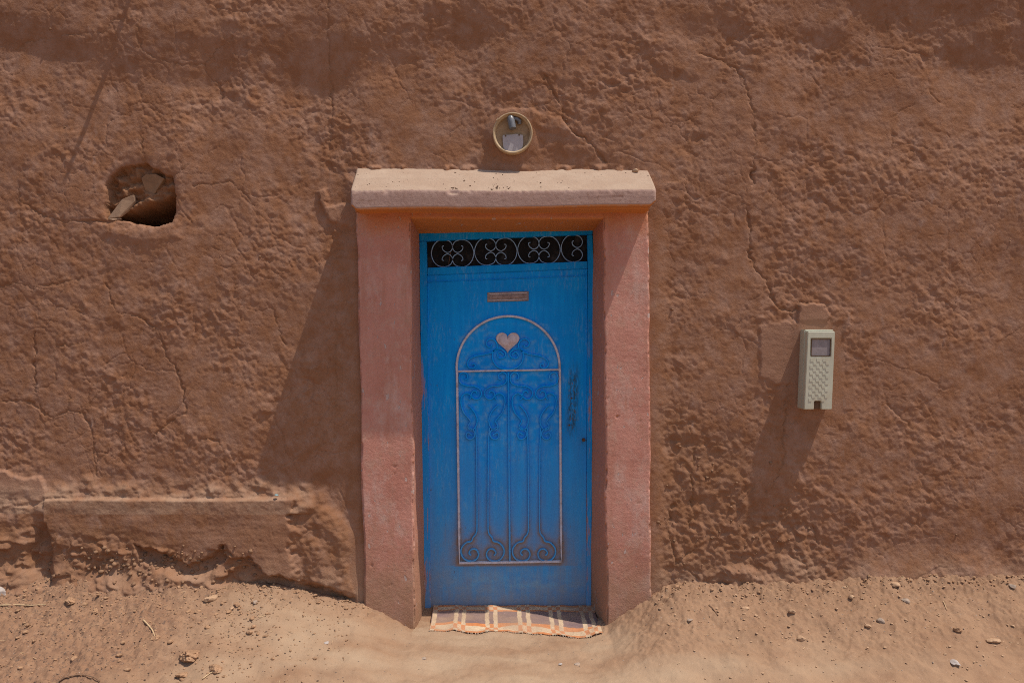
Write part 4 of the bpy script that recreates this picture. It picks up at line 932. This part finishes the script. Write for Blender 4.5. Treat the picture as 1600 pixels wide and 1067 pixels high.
stone(1397, 913, 19, M_STONE, 'flat brown stone close under the wall, left of the grey pebbles', seed=6, flat=.35)
stone(1415, 938, 14, M_GREYSTONE, 'pale grey oval stone highest on the right bank', seed=7, flat=.5)
stone(1376, 970, 16, M_GREYSTONE, 'smooth grey oval stone in the middle of the right bank', seed=8, flat=.6)
stone(1330, 932, 11, M_STONE, 'little brown stone left of the smooth grey ones', seed=9)
stone(1252, 998, 15, M_STONE, 'angular tan stone at the foot of the right bank', seed=10, flat=.7)
stone(1356, 978, 10, M_STONE, 'tan stone touching the smooth grey oval stone', seed=11)
stone(1550, 1001, 24, M_STONE, 'flat pointed tan stone near the right edge', seed=12, flat=.35)
stone(1492, 1035, 18, M_WHITESTONE, 'pale stone near the bottom right corner', seed=13, flat=.5)
stone(1582, 916, 11, M_GREYSTONE, 'grey stone under the wall at the far right', seed=14)
stone(1497, 984, 13, M_CLOD, 'dark clod above the pale corner stone', 'dirt_clod', 'clod', seed=15, group='clods of dirt')
stone(1237, 955, 12, M_STONE, 'brown stone in the middle of the right bank, left of the rest', seed=16)
stone(1164, 950, 14, M_STONE, 'reddish flat stone on the bank right of the jamb', seed=17, flat=.45)
stone(902, 1037, 12, M_GREYSTONE, 'flat bluish stone set in the path before the mat', seed=18, flat=.25)
stone(876, 1037, 8, M_WHITESTONE, 'small white pebble in the path beside the bluish stone', seed=19, flat=.4)
stone(662, 1028, 9, M_GREYSTONE, 'lone grey pebble in the path left of the mat', seed=20, flat=.3)
stone(510, 1004, 9, M_WHITESTONE, 'pale pebble on the smooth sand left of the door', seed=21, flat=.4)
stone(297, 1026, 38, M_CLOD, 'big crumbly clod of dirt on the left debris', 'dirt_clod', 'clod', seed=22, flat=.55, group='clods of dirt')
stone(336, 1046, 22, M_CLOD, 'dark clod right of the big crumbly one', 'dirt_clod', 'clod', seed=23, flat=.6, group='clods of dirt')
stone(243, 998, 16, M_CLOD, 'round clod at the lower end of the straw', 'dirt_clod', 'clod', seed=24, flat=.7, group='clods of dirt')
stone(110, 940, 22, M_CLOD, 'brown clod under the eroded wall on the left', 'dirt_clod', 'clod', seed=25, flat=.6, group='clods of dirt')
stone(150, 955, 13, M_CLOD, 'small clod right of the lying stick', 'dirt_clod', 'clod', seed=26, flat=.6, group='clods of dirt')
stone(330, 935, 18, M_STONE, 'brown lump at the crest of the left bank', seed=27, flat=.6)
stone(285, 1055, 20, M_CLOD, 'crumbled clod at the bottom edge of the dirt', 'dirt_clod', 'clod', seed=28, flat=.5, group='clods of dirt')
# blue scrap on the ledge
bm = bmesh.new(); stone_verts(bm, (0, 0, 0), 0.014, 30, 2, 0.3)
o = bm_obj('plastic_scrap', bm, M_BLUEBIT, None, True); o.location = P(432, 773, -0.038); tag(o, 'pale blue scrap lying on the plaster ledge', 'scrap')
bm = bmesh.new(); stone_verts(bm, (0, 0, 0), 0.016, 44, 2, 0.8)
o = bm_obj('stone', bm, M_STONE, None, True); o.location = P(993, 268, -0.030) + Vector((0, 0, 0.004)); tag(o, 'small lump of mud on the right end of the lintel', 'stone')
def straw(pix, rad, mat, label, name, cat, lift=0.004):
    pts = [ground_hit(a, b) + Vector((0, 0, lift + (b2 if False else 0))) for a, b in pix for b2 in (0,)]
    c = pts[0].copy(); bm = bmesh.new(); sp = spline([p - c for p in pts], 6); n = len(sp)
    tube(bm, sp, [rad * (1 - 0.4 * i / n) for i in range(n)], 6)
    o = bm_obj(name, bm, mat, None, True); o.location = c; tag(o, label, cat)
straw([(224, 970), (232, 978), (238, 986), (242, 996)], 0.0045, M_STRAW, 'bent pale straw standing out on the left dirt', 'straw', 'straw', 0.006)
straw([(0, 947), (25, 946), (50, 947), (72, 945)], 0.0042, M_STRAW, 'long straight straw by the left edge under the wall', 'straw', 'straw', 0.006)
straw([(92, 1067), (104, 1060), (125, 1057), (145, 1060), (156, 1067)], 0.0035, M_TWIG, 'arched dark twig at the bottom left', 'twig', 'twig', 0.010)
straw([(316, 1062), (330, 1052), (345, 1046)], 0.003, M_STRAW, 'short straw beside the bottom clods', 'straw', 'straw', 0.006)
straw([(1108, 946), (1114, 952), (1122, 962)], 0.005, M_TWIG, 'short dark twig on the bank right of the jamb', 'twig', 'twig', 0.004)
straw([(1474, 940), (1478, 950), (1480, 955)], 0.0022, M_STRAW, 'thin straw on the right bank', 'straw', 'straw', 0.006)

# ------------------------------------------------------------------ crumbs, grit and chaff (uncountable)
def scatter(name, n, fn, sizes, mat, seed, flat=.7, sub=1):
    rr = random.Random(seed); bm = bmesh.new(); xs = []
    while len(xs) < n:
        p = fn(rr)
        if p: xs.append(p)
    X = np.array(xs); Z = ground_parts(X[:, 0], X[:, 1])[0]
    base = []
    for k in range(8):
        b = bmesh.new(); stone_verts(b, (0, 0, 0), 1, k + seed, sub, flat); b.verts.ensure_lookup_table(); base.append(([v.co.copy() for v in b.verts], [[v.index for v in f.verts] for f in b.faces])); b.free()
    vs = []; fs = []
    for (x, y), z in zip(xs, Z):
        s = rr.choice(sizes) * rr.uniform(.7, 1.3); bv, bf = rr.choice(base); a = rr.random() * 6.3; ca_, sa_ = math.cos(a), math.sin(a); o = len(vs)
        vs += [(x + s * (q.x * ca_ - q.y * sa_), y + s * (q.x * sa_ + q.y * ca_), z + s * (q.z + .25)) for q in bv]
        fs += [[i + o for i in f] for f in bf]
    me = bpy.data.meshes.new(name); me.from_pydata(vs, [], fs); me.materials.append(mat)
    o = bpy.data.objects.new(name, me); C.objects.link(o); o['kind'] = 'stuff'; return o
def left_area(r):
    x = r.uniform(-2.75, -1.2) if r.random() < .8 else r.uniform(-1.4, -0.75); y = -abs(r.gauss(0, .42)) - 0.02
    return (x, y) if y > -.95 else None
def right_area(r):
    x = r.uniform(0.75, 2.75); y = -abs(r.gauss(0, .30)) - 0.03
    return (x, y) if y > -.9 else None
def all_area(r): return (r.uniform(-2.75, 2.75), r.uniform(-.95, -.10))
def foot(r):
    x = r.uniform(-2.7, 2.7)
    return (x, -abs(r.gauss(0, .05)) - .02) if abs(x) > .78 else None
scatter('dirt_crumbs', 1700, left_area, [.002, .003, .003, .004, .005, .007], M_CLOD, 3)
scatter('dark_crumbs', 800, left_area, [.002, .003, .004, .005], M_CHAR, 9, .5)
def clod_area(r):
    return left_area(r) if r.random() < .72 else foot(r)
scatter('crumbled_clods', 150, clod_area, [.007, .009, .011, .014], M_CLOD, 31, .6, 2)
scatter('bank_gravel', 800, right_area, [.002, .002, .003, .004, .005, .008], M_STONE, 5, .5)
scatter('grey_gravel', 120, right_area, [.002, .003, .004, .005], M_GREYSTONE, 6, .5)
scatter('path_grit', 500, all_area, [.0015, .002, .003, .004], M_GREYSTONE, 7, .4)
scatter('wall_foot_crumbs', 700, foot, [.002, .003, .004, .006, .009], M_CLOD, 8, .55)
def chaff():
    rr = random.Random(14); bm = bmesh.new(); pts = [left_area(rr) if rr.random() < .7 else right_area(rr) for _ in range(260)]; pts = [p for p in pts if p]
    for x, y in pts:
        a = rr.random() * 6.3; L = rr.uniform(.008, .03); d = Vector((math.cos(a), math.sin(a) * .8, rr.uniform(-.1, .25))) * L
        p = Vector((x, y, gz(x, y) + .003)); tube(bm, [p, p + d], rr.uniform(.0007, .0014), 3)
    o = bm_obj('chaff', bm, M_STRAW); o['kind'] = 'stuff'
chaff()
